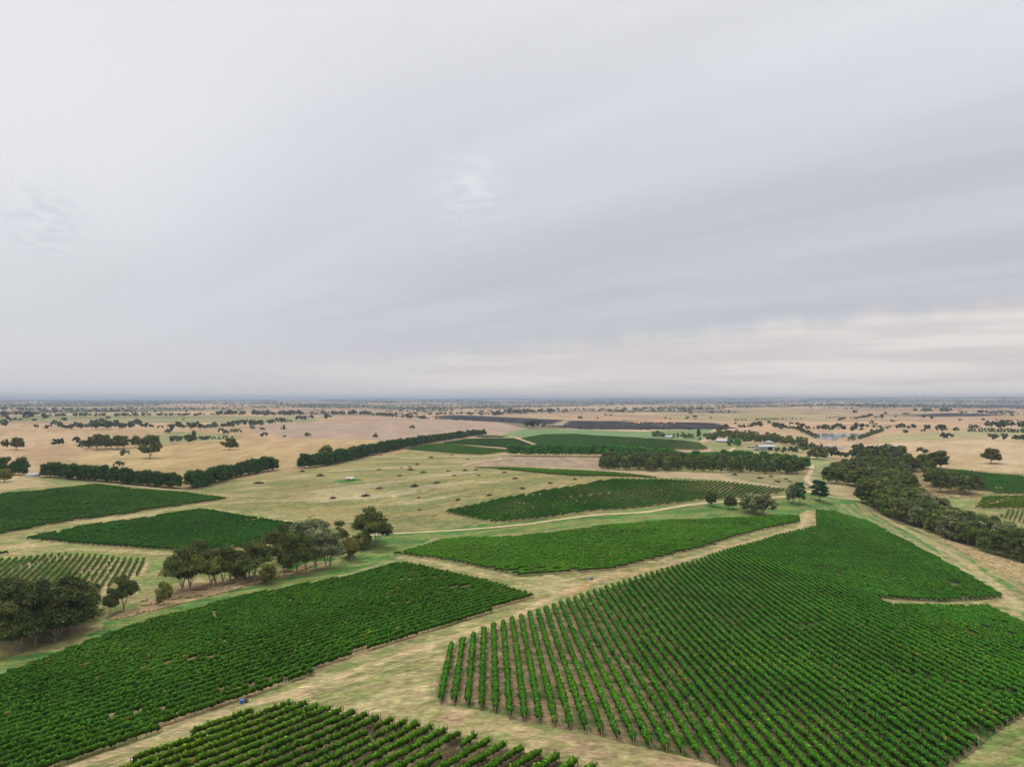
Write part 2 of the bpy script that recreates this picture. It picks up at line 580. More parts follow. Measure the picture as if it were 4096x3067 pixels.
# ---------------------------------------------------------------- vineyard blocks (outlines in photograph pixels; t = measured along the canopy top)
# name: polygon [(x, y, top?)], row vanishing column, spacing, origin end for counting, colours
T = 1
BLOCKS = [
    dict(key='striped', poly=[(1790, 2572, T), (1972, 2490, T), (2120, 2444, T), (2300, 2380, T), (2465, 2325, T), (2563, 2295, T), (2648, 2270, T), (2790, 2234, T),
                              (2949, 2181, T), (3104, 2134, T), (3267, 2096, T), (3263, 2034, T), (3338, 2040, T), (3459, 2077, T), (3560, 2125, T), (3666, 2178, T),
                              (3808, 2253, T), (3905, 2308, T), (3990, 2360, T), (4016, 2393), (3500, 2393), (3556, 2409, T), (3949, 2411, T), (4096, 2482, T),
                              (4300, 2585, T), (4300, 2760), (4083, 2871), (4016, 2911), (3966, 2945), (3922, 2985), (3872, 3025), (3818, 3059), (3650, 3190),
                              (3300, 3190), (2864, 3058), (2726, 3022), (2593, 2991), (2467, 2963), (2338, 2932), (2218, 2906), (2100, 2884), (2038, 2877),
                              (1983, 2853), (1871, 2830), (1757, 2815)],
         vp=1960, sp=3.0, tint=(0.063, 0.223, 0.014), soil=1, wid=1.0, step=1,
         label='{o} vine row of the vast fan-shaped block, counting from its brown-soiled corner'),
    dict(key='slope', poly=[(1617, 2242, T), (1403, 2294, T), (1204, 2330, T), (1000, 2370, T), (845, 2408, T), (665, 2453, T), (532, 2490, T), (332, 2561, T),
                            (166, 2626, T), (0, 2687, T), (-250, 2790, T), (-330, 3190), (0, 3165), (237, 3067), (422, 3015), (589, 2944), (755, 2882), (916, 2820),
                            (1047, 2773), (1142, 2735), (1332, 2664), (1546, 2592), (1807, 2502), (2140, 2391), (2072, 2354, T), (1977, 2321, T), (1822, 2285, T)],
         vp=4400, sp=3.3, tint=(0.057, 0.183, 0.010), soil=2, wid=1.0, step=-1,
         label='{o} vine row up from the grassy lane, in the long block below the creek trees'),
    dict(key='bottom', poly=[(1202, 2790, T), (1306, 2812, T), (1413, 2830, T), (1523, 2850, T), (1640, 2871, T), (1752, 2894, T), (1878, 2921, T), (1996, 2949, T),
                             (2135, 2979, T), (2262, 3013, T), (2395, 3045, T), (2540, 3085, T), (2700, 3140, T), (2600, 3300), (0, 3300), (330, 3150),
                             (513, 3066), (665, 2990), (892, 2895), (1050, 2850)],
         vp=4400, sp=3.4, tint=(0.097, 0.239, 0.014), soil=3, wid=0.85, step=1,
         label='{o} vine row down from the grassy lane in the bottom block of separate rows'),
    dict(key='lens', poly=[(1574, 2208, T), (1700, 2173, T), (1772, 2153, T), (1881, 2143, T), (2026, 2142, T), (2159, 2129, T), (2315, 2113, T), (2502, 2090, T),
                           (2685, 2075, T), (2970, 2065, T), (3197, 2058, T), (3201, 2090), (3051, 2120), (2937, 2149), (2807, 2195), (2685, 2224), (2575, 2248),
                           (2510, 2266), (2441, 2281), (2200, 2297), (2076, 2306), (2053, 2299), (2001, 2290), (1951, 2279), (1888, 2264), (1787, 2244),
                           (1713, 2233), (1570, 2216)],
         vp=12000, sp=3.0, tint=(0.084, 0.258, 0.014), soil=2, wid=1.15, step=-1,
         label='{o} vine row up from the lane bend in the yellow-green block between two tracks'),
    dict(key='upper', poly=[(1769, 2037, T), (1931, 2005, T), (2080, 1976, T), (2170, 1956, T), (2315, 1936, T), (2400, 1919, T), (2469, 1911, T), (2660, 1913, T),
                            (2868, 1921, T), (3010, 1935, T), (3145, 1953, T), (3088, 1982), (2961, 1990), (2860, 1996), (2754, 2006), (2677, 2018), (2555, 2031),
                            (2424, 2041), (2331, 2051), (2233, 2067), (2129, 2079), (2020, 2089), (1968, 2092), (1950, 2088), (1816, 2059)],
         vp=4350, sp=3.0, tint=(0.049, 0.190, 0.010), soil=2, wid=1.0, step=-1,
         label='{o} vine row, counting from its east tip, of the wedge block above the dirt track'),
    dict(key='west', poly=[(0, 1969, T), (136, 1960, T), (272, 1945, T), (386, 1932, T), (543, 1950, T), (602, 1956, T), (737, 1964, T), (839, 1978, T), (927, 1989, T),
                           (900, 1998), (703, 2027), (500, 2059), (380, 2074), (190, 2102), (0, 2139), (-230, 2180), (-230, 1985, T)],
         vp=4400, sp=3.0, tint=(0.048, 0.153, 0.009), soil=2, wid=1.05, step=-1,
         label='{o} vine row, from its lower lane, of the block beneath the water tank hedge'),
    dict(key='middlewest', poly=[(77, 2150, T), (190, 2125, T), (380, 2090, T), (500, 2075, T), (600, 2063, T), (703, 2044, T), (805, 2031, T), (853, 2034, T),
                                 (941, 2051, T), (1042, 2066, T), (1208, 2090, T), (1215, 2115), (1150, 2160), (1000, 2190), (832, 2203), (669, 2200), (571, 2195),
                                 (353, 2181), (190, 2165), (77, 2156)],
         vp=4400, sp=3.0, tint=(0.037, 0.155, 0.009), soil=2, wid=1.1, step=-1,
         label='{o} vine row, from its lower edge, of the dark block behind the creek trees'),
    dict(key='sparse', poly=[(27, 2227, T), (63, 2225, T), (98, 2221, T), (134, 2219, T), (166, 2214, T), (199, 2211, T), (234, 2209, T), (266, 2206, T), (290, 2207, T),
                             (335, 2212, T), (366, 2212, T), (418, 2216, T), (467, 2220, T), (514, 2227, T), (571, 2229, T), (597, 2232, T), (580, 2300), (545, 2305),
                             (503, 2311), (440, 2350), (411, 2361), (340, 2385), (240, 2378), (150, 2362), (40, 2348), (-150, 2340), (-150, 2245, T)],
         vp=900, sp=3.0, tint=(0.064, 0.205, 0.012), soil=4, wid=0.85, step=-1,
         label='{o} thin vine row from the grassy edge in the sparse straw-coloured block'),
    dict(key='scrap', poly=[(-120, 2203, T), (0, 2201, T), (60, 2200, T), (115, 2207, T), (110, 2213), (0, 2221), (-120, 2232)],
         vp=4400, sp=3.0, tint=(0.048, 0.180, 0.012), soil=2, wid=1.0, step=-1,
         label='{o} short dark vine row above the tops of the sparse rows'),
    dict(key='fara', poly=[(1625, 1796, T), (1645, 1787, T), (1700, 1778, T), (1771, 1770, T), (1898, 1784, T), (2028, 1795, T), (2028, 1809), (1930, 1820), (1844, 1817),
                           (1753, 1809), (1681, 1804), (1634, 1799)],
         vp=2600, sp=3.2, tint=(0.078, 0.210, 0.012), soil=2, wid=1.0, step=1,
         label='{o} vine row of the small block beside the end of the long windbreak'),
    dict(key='farb', poly=[(1766, 1769, T), (1862, 1754, T), (1934, 1751, T), (2057, 1751, T), (2147, 1785, T), (2042, 1793), (1934, 1785)],
         vp=2900, sp=3.4, tint=(0.040, 0.126, 0.009), soil=2, wid=1.05, step=1,
         label='{o} vine row of the dark hill block behind the pines'),
    dict(key='farc', poly=[(1901, 1744, T), (1934, 1740, T), (2035, 1743, T), (2006, 1750), (1916, 1750)],
         vp=4400, sp=3.4, tint=(0.075, 0.192, 0.012), soil=2, wid=1.0, step=1,
         label='{o} vine row of the thin strip at the windbreak end'),
    dict(key='farhill', poly=[(2084, 1751, T), (2169, 1736, T), (2300, 1734, T), (2381, 1740, T), (2562, 1749, T), (2724, 1758, T), (2793, 1767, T), (2838, 1790, T),
                              (2815, 1800), (2634, 1799), (2511, 1798), (2300, 1798), (2180, 1795), (2162, 1783)],
         vp=3100, sp=3.4, tint=(0.050, 0.169, 0.014), soil=2, wid=1.05, step=1,
         label='{o} vine row of the large hill block below the white farmhouse'),
    dict(key='pinestrip', poly=[(2507, 1802, T), (2708, 1801, T), (2739, 1809, T), (2795, 1808, T), (2879, 1806, T), (2872, 1833), (2799, 1833), (2600, 1829)],
         vp=9000, sp=3.4, tint=(0.078, 0.239, 0.014), soil=2, wid=1.0, step=1,
         label='{o} vine row of the bright strip behind the round pines'),
    dict(key='shedstrip', poly=[(3015, 1811, T), (3075, 1813, T), (3163, 1830, T), (3150, 1842), (3015, 1843)],
         vp=2600, sp=4.5, tint=(0.078, 0.239, 0.014), soil=2, wid=0.9, step=1,
         label='{o} vine row of the small patch in front of the open shed'),
    dict(key='farlens', poly=[(1840, 1866, T), (2043, 1866, T), (2200, 1874, T), (2300, 1878, T), (2489, 1889, T), (2659, 1908, T), (2562, 1910), (2290, 1906), (2200, 1899),
                              (2115, 1889), (1970, 1875)],
         vp=5200, sp=3.0, tint=(0.088, 0.229, 0.014), soil=2, wid=1.1, step=1,
         label='{o} vine row of the narrow blade-shaped block below the bare stubble'),
    dict(key='east', poly=[(3752, 1873, T), (3851, 1876, T), (3955, 1889, T), (4096, 1898, T), (4300, 1915, T), (4300, 1985), (4096, 1978), (3980, 1977), (3923, 1956),
                           (3850, 1930), (3783, 1905)],
         vp=2897, sp=3.0, tint=(0.050, 0.199, 0.014), soil=2, wid=1.0, step=1,
         label='{o} vine row of the far block beyond the creek belt'),
    dict(key='eaststrip', poly=[(3851, 1874, T), (3960, 1880, T), (4096, 1888, T), (4300, 1900, T), (4300, 1907), (4096, 1895), (3934, 1886)],
         vp=9000, sp=3.0, tint=(0.050, 0.192, 0.014), soil=2, wid=1.0, step=1,
         label='{o} vine row of the thin strip edging the pale paddock'),
    dict(key='eastyellow', poly=[(3929, 1981, T), (4096, 1978, T), (4300, 1978, T), (4300, 2040), (4096, 2036), (3899, 2032), (3899, 2026, T), (3921, 1999, T)],
         vp=14000, sp=3.0, tint=(0.121, 0.239, 0.014), soil=2, wid=1.15, step=1,
         label='{o} vine row, counting towards the camera, of the olive-yellow block past the creek'),
    dict(key='eastnear', poly=[(4030, 2033, T), (4096, 2033, T), (4260, 2035, T), (4260, 2125), (4084, 2092), (4048, 2082), (4025, 2077), (3997, 2068)],
         vp=4430, sp=3.0, tint=(0.080, 0.239, 0.014), soil=4, wid=1.0, step=1,
         label='{o} short bright vine row of the patch in front of the olive-yellow block'),
]


def ground_pts(poly):
    P = np.array([(p[0], p[1]) for p in poly], float)
    h = np.array([1.75 if len(p) > 2 else 0.0 for p in poly])
    X, Y, Z = at(P[:, 0], P[:, 1], h)
    return np.stack([X, Y], 1)


for B in BLOCKS:
    B['G'] = ground_pts(B['poly'])
    ax = (B['vp'] - CX) / FPX
    L = math.hypot(ax, 1)
    B['u'] = (ax / L, 1 / L)
    q = B['G'][:, 0] * B['u'][1] - B['G'][:, 1] * B['u'][0]     # signed offset across the rows
    B['q0'], B['q1'] = q.min() + B['sp'] * 0.35, q.max() - B['sp'] * 0.2
    B['c'] = B['G'].mean(0)

# ---------------------------------------------------------------- ground zones (photograph pixels): colour A, colour B, patch size, stretch, optional third colour
G_TAN, G_TAN2 = (0.42, 0.32, 0.18), (0.46, 0.36, 0.21)
GRN, GRN2 = (0.095, 0.215, 0.058), (0.22, 0.265, 0.09)
STRAW = (0.47, 0.385, 0.215)
ZONES = [
    # far country
    ([(-400, 1700), (-400, 1900), (180, 1906), (700, 1957), (1199, 1885), (1640, 1800), (1960, 1737), (2080, 1722), (1900, 1700), (1100, 1690), (500, 1690)],
     (0.385, 0.28, 0.165), (0.46, 0.345, 0.215), 70, 7, None),
    ([(1050, 1695), (1700, 1676), (2000, 1688), (2120, 1718), (2000, 1740), (1700, 1762), (1150, 1750), (1000, 1725)], (0.40, 0.305, 0.235), (0.355, 0.275, 0.21), 60, 6, None),
    ([(503, 1764), (712, 1726), (950, 1742), (950, 1754), (660, 1778)], (0.30, 0.29, 0.135), (0.23, 0.27, 0.12), 50, 2, None),
    ([(600, 1778), (900, 1758), (1500, 1760), (1640, 1790), (1300, 1850), (1100, 1875), (900, 1900), (700, 1950), (400, 1925), (480, 1820)], (0.385, 0.285, 0.145), (0.46, 0.35, 0.19), 26, 9, None),
    ([(0, 1685), (190, 1665), (170, 1680), (60, 1686)], (0.17, 0.23, 0.10), (0.24, 0.25, 0.12), 50, 2, None),
    ([(250, 1835), (420, 1812), (700, 1805), (640, 1835), (500, 1862), (330, 1850)], (0.47, 0.37, 0.19), (0.43, 0.33, 0.18), 20, 3, None),
    # centre paddock with heaps
    ([(780, 1962), (900, 1925), (1199, 1882), (1640, 1799), (2030, 1820), (2030, 1850), (1850, 1868), (2300, 1905), (2700, 1930), (2480, 1915), (2170, 1962), (1769, 2042),
      (1950, 2094), (1700, 2130), (1380, 2150), (1208, 2095), (870, 2033), (925, 1990)], (0.35, 0.295, 0.14), (0.225, 0.24, 0.10), 26, 2.5, (0.45, 0.38, 0.235)),
    ([(2010, 1824), (2390, 1826), (2420, 1882), (2250, 1868), (1840, 1863), (1900, 1846)], (0.40, 0.305, 0.225), (0.33, 0.25, 0.175), 14, 5, None),
    ([(1840, 1864), (2250, 1869), (2400, 1880), (3050, 1897), (3240, 1905), (3250, 1950), (3150, 1952), (2870, 1918), (2660, 1910), (2290, 1877)], (0.49, 0.385, 0.255), (0.42, 0.325, 0.20), 18, 4, None),
    ([(2880, 1897), (3230, 1903), (3240, 1945), (3150, 1950), (2990, 1925)], (0.33, 0.29, 0.16), (0.25, 0.255, 0.12), 18, 2, None),
    # right-hand paddocks
    ([(3380, 1800), (3520, 1765), (4096, 1742), (4400, 1742), (4400, 1900), (4096, 1892), (3750, 1872), (3600, 1862), (3450, 1850)], (0.50, 0.40, 0.255), (0.44, 0.34, 0.20), 60, 4, None),
    ([(3480, 1775), (3540, 1738), (4096, 1712), (4400, 1712), (4400, 1742), (4096, 1742), (3620, 1765)], (0.33, 0.32, 0.165), (0.38, 0.34, 0.19), 50, 4, None),
    ([(2900, 1735), (2950, 1716), (3100, 1720), (3240, 1745), (3230, 1765), (3100, 1752)], (0.46, 0.35, 0.225), (0.43, 0.325, 0.20), 40, 4, None),
    ([(2740, 1770), (2840, 1764), (3240, 1785), (3220, 1812), (3000, 1808), (2850, 1806), (2838, 1790)], (0.31, 0.30, 0.155), (0.24, 0.265, 0.12), 40, 3, None),
    ([(3230, 1820), (3350, 1835), (3350, 1870), (3310, 1905), (3250, 1890)], (0.22, 0.28, 0.12), (0.32, 0.32, 0.16), 12, 3, None),
    ([(3250, 1905), (3440, 1935), (3445, 2002), (3350, 1990), (3270, 1965), (3238, 1915)], (0.46, 0.375, 0.225), (0.37, 0.31, 0.16), 12, 2, None),
    ([(3262, 1902), (3310, 1900), (3320, 1925), (3290, 1922)], (0.15, 0.24, 0.085), (0.22, 0.26, 0.11), 8, 2, None),
    # pale green crop behind the hill vineyard
    ([(2000, 1741), (2081, 1718), (2285, 1715), (2408, 1721), (2570, 1727), (2617, 1722), (2850, 1716), (2840, 1738), (2793, 1767), (2724, 1758), (2381, 1741), (2170, 1737), (2100, 1749)],
     (0.155, 0.25, 0.115), (0.20, 0.285, 0.13), 60, 5, None),
    # burnt stubble
    ([(1721, 1666), (1807, 1659), (2050, 1669), (2261, 1680), (2247, 1695), (2090, 1693), (1807, 1677)], (0.022, 0.024, 0.030), (0.045, 0.045, 0.05), 40, 6, None),
    ([(2270, 1681), (2465, 1684), (2550, 1689), (2688, 1687), (2854, 1691), (2949, 1713), (2831, 1717), (2593, 1719), (2332, 1717), (2190, 1704), (2266, 1695)], (0.022, 0.024, 0.030), (0.05, 0.048, 0.05), 40, 8, None),
    ([(3639, 1664), (3694, 1656), (3793, 1651), (4016, 1656), (3941, 1664), (3743, 1666)], (0.035, 0.033, 0.038), (0.06, 0.055, 0.055), 40, 4, None),
    # mown verges and lanes
    ([(-400, 1985), (0, 1960), (386, 1925), (300, 1925), (150, 1908), (0, 1905), (-400, 1905)], (0.50, 0.40, 0.24), (0.42, 0.33, 0.18), 12, 2, None),
    ([(120, 1912), (270, 1918), (400, 1922), (330, 1942), (200, 1938)], (0.25, 0.28, 0.125), (0.36, 0.32, 0.16), 12, 2, None),
    ([(-400, 2230), (-400, 2140), (0, 2136), (900, 1995), (925, 1985), (870, 2035), (1208, 2092), (1380, 2150), (1500, 2200), (1300, 2245), (700, 2365), (430, 2480), (400, 2600), (-400, 2700)],
     (0.34, 0.30, 0.145), GRN2, 16, 3, STRAW),
    ([(1380, 2150), (1950, 2096), (2424, 2045), (3000, 1998), (3263, 1963), (3445, 2005), (3275, 2033), (3197, 2060), (2500, 2092), (1800, 2152), (1560, 2216), (1450, 2215)],
     GRN, GRN2, 14, 3, None),
    ([(-400, 2860), (0, 2700), (332, 2575), (665, 2465), (1000, 2382), (1403, 2305), (1617, 2255), (1640, 2215), (1500, 2195), (1380, 2235), (1250, 2290), (850, 2365), (430, 2490), (330, 2585), (-400, 2680)],
     (0.085, 0.21, 0.055), GRN2, 9, 3, None),
    ([(430, 2480), (640, 2385), (760, 2335), (1000, 2305), (1250, 2250), (1300, 2245), (1160, 2300), (900, 2368), (700, 2420), (520, 2470)], (0.46, 0.345, 0.20), (0.27, 0.255, 0.10), 7, 2, None),
    ([(590, 2240), (700, 2215), (760, 2300), (640, 2370), (560, 2390), (560, 2330)], (0.19, 0.255, 0.09), (0.30, 0.29, 0.13), 10, 2, None),
    ([(1130, 2265), (1330, 2222), (1340, 2240), (1180, 2285), (1090, 2300)], (0.06, 0.20, 0.04), (0.10, 0.22, 0.06), 9, 2, None),
    ([(3190, 2070), (3275, 2033), (3445, 2005), (3700, 2140), (3900, 2250), (4096, 2380), (4400, 2520), (4400, 2680), (4096, 2490), (4016, 2397), (3808, 2258), (3560, 2130), (3265, 2040)],
     (0.10, 0.23, 0.062), (0.34, 0.31, 0.15), 5, 9, None),
    ([(3443, 2006), (3646, 2111), (3808, 2168), (4030, 2240), (4400, 2330), (4400, 2490), (4096, 2335), (3900, 2233), (3700, 2128), (3550, 2055)], (0.50, 0.385, 0.225), (0.36, 0.29, 0.135), 5, 2, None),
    ([(3640, 1890), (3760, 1905), (3920, 1975), (3925, 1990), (3700, 1992), (3680, 1960)], (0.44, 0.345, 0.20), (0.33, 0.28, 0.14), 8, 3, None),
    ([(3700, 1990), (3925, 1980), (3890, 2040), (4020, 2080), (4400, 2160), (4400, 2230), (4096, 2200), (3900, 2130), (3750, 2060)], (0.19, 0.26, 0.09), (0.33, 0.31, 0.145), 9, 3, None),
    # lane between the blocks and the bottom headland
    ([(-400, 3400), (237, 3080), (1142, 2745), (2140, 2398), (1617, 2250), (1570, 2216), (1650, 2225), (2076, 2310), (2441, 2284), (3051, 2122), (3201, 2092), (3195, 2058), (3264, 2034),
      (3268, 2096), (2950, 2183), (2465, 2328), (1975, 2492), (1790, 2580), (1745, 2815), (2040, 2885), (2864, 3065), (3300, 3190), (3300, 3400)],
     (0.37, 0.315, 0.165), (0.235, 0.255, 0.10), 8, 2.5, (0.47, 0.385, 0.22)),
    ([(1500, 2820), (1757, 2812), (2040, 2880), (2864, 3062), (3300, 3190), (2700, 3190), (2262, 3010), (1750, 2890)], (0.44, 0.335, 0.20), (0.33, 0.29, 0.14), 5, 2, None),
    ([(4096, 2862), (3818, 3055), (3650, 3190), (4400, 3400), (4400, 2700)], (0.17, 0.235, 0.075), (0.33, 0.30, 0.14), 5, 3, None),
    ([(3490, 2392), (4030, 2392), (4040, 2412), (3560, 2425)], (0.42, 0.34, 0.19), (0.26, 0.26, 0.11), 4, 2, None),
    ([(3195, 2058), (3235, 2036), (3262, 2036), (3268, 2096), (3201, 2115)], (0.45, 0.37, 0.20), (0.36, 0.31, 0.15), 5, 2, None),
    ([(1340, 1918), (1450, 1915), (1455, 1920), (1400, 1931), (1350, 1930)], (0.06, 0.20, 0.05), (0.10, 0.22, 0.07), 8, 2, None),
]
# worn lines: photo polyline, half width (m), colour, strength
WORN = []
# pairs of wheel lines: photo polyline, offsets of the lines in metres
RUTS = [
    ([(300, 3067), (900, 2852), (1475, 2664), (1750, 2570), (2050, 2469), (2161, 2410), (2300, 2352), (2427, 2308), (2665, 2263), (2949, 2178), (3050, 2149), (3200, 2108), (3236, 2060)], (-0.85, 0.85)),
    ([(420, 3067), (980, 2862), (1500, 2690), (1800, 2590)], (-0.8, 0.8)),
    ([(3275, 2040), (3445, 2090), (3560, 2130), (3700, 2200), (3850, 2285), (3990, 2370), (4096, 2450)], (-2.6, -1.0, 0.8, 2.6)),
    ([(3445, 2012), (3560, 2080), (3700, 2155), (3850, 2240), (4000, 2350), (4096, 2440)], (-1.5, 0.2, 2.0)),
    ([(60, 2182), (380, 2095), (800, 2019), (1000, 2004), (1400, 1990)], (-0.9, 0.9)),
    ([(0, 2217), (300, 2197), (700, 2214)], (-0.9, 0.9)),
    ([(1650, 2230), (1900, 2288), (2076, 2330), (2240, 2370)], (-0.9, 0.9)),
    ([(560, 2575), (850, 2440), (1200, 2340), (1420, 2290), (1580, 2240), (1750, 2150)], (-0.9, 0.9)),
]
WORN += [
    ([(300, 3067), (900, 2852), (1475, 2664), (1750, 2570), (2050, 2469), (2161, 2410), (2300, 2352), (2427, 2308), (2665, 2263), (2949, 2178), (3050, 2149), (3200, 2108), (3236, 2060)], 1.5, (0.50, 0.375, 0.225), 0.75),
    ([(2260, 2375), (2427, 2312), (2660, 2262)], 2.0, (0.53, 0.32, 0.16), 0.7),
    ([(2900, 2190), (3060, 2146)], 1.4, (0.53, 0.33, 0.17), 0.55),
    ([(1975, 2490), (2110, 2450)], 1.6, (0.52, 0.32, 0.17), 0.6),
    ([(60, 2180), (380, 2093), (800, 2017), (1000, 2002)], 1.8, (0.48, 0.39, 0.22), 0.6),
    ([(640, 2170), (1000, 2130)], 1.8, (0.46, 0.38, 0.22), 0.4),
    ([(0, 2215), (300, 2195), (700, 2212)], 2.2, (0.46, 0.38, 0.22), 0.4),
    ([(1440, 1990), (1640, 1968), (1850, 1927), (1960, 1928)], 4.0, (0.50, 0.42, 0.27), 0.7),
    ([(1640, 1968), (1500, 1990), (1420, 1998)], 5.0, (0.48, 0.39, 0.26), 0.6),
    ([(1500, 1870), (1700, 1872), (1850, 1868)], 2.5, (0.50, 0.43, 0.26), 0.7),
    ([(1330, 1880), (1640, 1798)], 2.5, (0.42, 0.30, 0.18), 0.6),
    ([(760, 1960), (905, 1920), (1110, 1885), (1199, 1878)], 2.5, (0.44, 0.32, 0.19), 0.7),
    ([(2190, 1717), (2600, 1719)], 9.0, (0.46, 0.37, 0.25), 0.8),
    ([(2262, 1697), (2600, 1699), (2900, 1704)], 4.0, (0.42, 0.34, 0.26), 0.8),
    ([(2230, 1700), (2262, 1683)], 12.0, (0.44, 0.35, 0.26), 0.9),
    ([(2084, 1752), (2162, 1785)], 7.0, (0.38, 0.34, 0.19), 0.9),
    ([(1771, 1772), (2030, 1797)], 4.0, (0.36, 0.34, 0.16), 0.7),
    ([(1500, 1660), (1700, 1700), (2000, 1700)], 4.0, (0.46, 0.37, 0.27), 0.5),
    ([(3240, 1733), (3420, 1737), (3540, 1738)], 6.0, (0.40, 0.30, 0.21), 0.9),
    ([(3000, 1795), (3180, 1800)], 5.0, (0.40, 0.31, 0.20), 0.6),
    ([(3100, 1815), (3300, 1835), (3500, 1840)], 6.0, (0.50, 0.41, 0.25), 0.7),
    ([(3450, 1800), (3600, 1778), (4096, 1752)], 8.0, (0.52, 0.43, 0.28), 0.6),
    ([(3445, 2012), (3560, 2080), (3700, 2155), (3850, 2240), (4000, 2350), (4096, 2440)], 2.6, (0.43, 0.36, 0.20), 0.75),
    ([(3520, 2105), (3700, 2190), (3900, 2295), (4060, 2400)], 1.5, (0.45, 0.37, 0.21), 0.7),
]
TRACKS = [
    ('dirt track running between the wedge block and the yellow-green block', 2.0,
     [(1340, 2151), (1460, 2143), (1570, 2133), (1712, 2126), (1830, 2119), (1953, 2110), (2050, 2101), (2116, 2095), (2279, 2072), (2400, 2057), (2500, 2052), (2595, 2046), (2746, 2020), (2848, 2009), (3010, 1999),
      (3165, 1985), (3210, 1970), (3250, 1963), (3290, 1974), (3337, 1990), (3401, 1996), (3450, 1999)]),
    ('twin-rutted farm track climbing from the junction to the pines', 2.2,
     [(3252, 1962), (3256, 1945), (3240, 1930), (3225, 1919), (3230, 1906), (3240, 1892), (3248, 1872), (3247, 1858)]),
    ('orange dirt track along the foot of the water tank hedge', 2.2,
     [(360, 1926), (480, 1938), (600, 1951), (680, 1957), (737, 1961)]),
    ('sandy driveway leading up to the farmhouse trees', 3.0, [(2910, 1808), (2918, 1803), (2930, 1796), (2936, 1790)]),
    ('narrow orange track curving past the end of the stubble', 2.0, [(1847, 1861), (1880, 1853), (1916, 1846), (1960, 1841), (1996, 1837), (2008, 1832)]),
    ('pale track beyond the creek belt towards the far vineyard', 1.5, [(3716, 1991), (3760, 1988), (3804, 1985), (3860, 1982), (3926, 1981)]),
]
DAMS = [
    ('wide farm dam reflecting the grey sky beside a dark hedge', [(3240, 1734), (3280, 1733), (3317, 1733), (3400, 1734), (3490, 1737), (3450, 1743), (3390, 1747), (3350, 1751), (3352, 1757), (3342, 1762), (3317, 1759), (3290, 1757), (3272, 1753),
                                                                  (3262, 1746), (3250, 1739)]),
    ('small pale farm dam below the wide one', [(3262, 1788), (3290, 1785), (3317, 1784), (3350, 1786), (3384, 1790), (3360, 1796), (3330, 1797), (3290, 1795)]),
]

# ---------------------------------------------------------------- ground: one sheet to the horizon, finer near the lens
ys = np.concatenate([np.arange(1560, 860, -2.4), np.arange(860, 100, -1.15), np.arange(100, 7.4, -0.42)])
rad = CAM_H * FPX / ys
rad = np.concatenate([[4, 12, 25, 45, 65, 85, 105, 118], rad[rad > 122], np.geomspace(rad[-1] * 1.03, 31000, 10)])
rad = rad[rad > 0]
ang = np.concatenate([np.linspace(-math.pi, -0.80, 60, endpoint=False), np.linspace(-0.80, 0.80, 1500), np.linspace(0.80, math.pi, 60, endpoint=False)[1:]])
nr, na = len(rad), len(ang)
RR, AA = np.meshgrid(rad, ang, indexing='ij')
GX, GY = (RR * np.sin(AA)).ravel(), (RR * np.cos(AA)).ravel()
GZ = terrain(GX, GY)
dist = RR.ravel()
front = (GY > 60) & (np.abs(np.arctan2(GX, GY)) < 0.82)

warp = 0.004 * dist + 0.5
wxn = GX + warp * 2.0 * fbm(GX, GY, 9, 2, 21) + 0.004 * dist * fbm(GX, GY, 60, 2, 22)
wyn = GY + warp * 3.0 * fbm(GX, GY, 9, 2, 23) + 0.012 * dist * fbm(GX, GY, 60, 2, 24)
ZPX, ZPY = proj(wxn, wyn, GZ)
ZPX[~front] = -9999

# distant mosaic of paddocks: a warped cell pattern with one colour per cell
mx = GX + 260 * fbm(GX, GY, 1500, 2, 31)
my = GY + 260 * fbm(GX, GY, 1500, 2, 32)
cs = 620.0
ci = np.floor(mx / cs)
cj = np.floor(my / (cs * 1.5) + 0.5 * (ci % 2))
hsh = np.abs(np.sin(ci * 12.9898 + cj * 78.233) * 43758.5453) % 1.0
PAL = np.array([1.0, 0.93, 0.93]) * np.array([(0.42, 0.33, 0.20), (0.47, 0.38, 0.25), (0.38, 0.30, 0.20), (0.43, 0.33, 0.23), (0.34, 0.31, 0.17), (0.49, 0.40, 0.26), (0.27, 0.29, 0.15), (0.41, 0.31, 0.21),
                (0.36, 0.27, 0.19), (0.45, 0.35, 0.22)])
colr = PAL[(hsh * len(PAL)).astype(int) % len(PAL)]
n1 = fbm(GX, GY, 240, 3, 33)[:, None]
colr = colr * (1 + 0.35 * n1)
scrub = sstep(0.08, 0.36, fbm(GX, GY, 1700, 4, 34) + 0.10 * sstep(4000, 9000, dist) + 0.30 * sstep(8000, 16000, dist))[:, None]
colr = colr * (1 - 0.75 * scrub) + np.array([0.085, 0.105, 0.065]) * 0.75 * scrub

near = (1 - sstep(650, 1100, dist))[:, None]
nb = sstep(-0.25, 0.3, fbm(GX, GY, 22, 4, 35))[:, None]
nearc = np.array([0.35, 0.30, 0.15]) * nb + np.array([0.22, 0.25, 0.10]) * (1 - nb)
colr = colr * (1 - near) + nearc * near

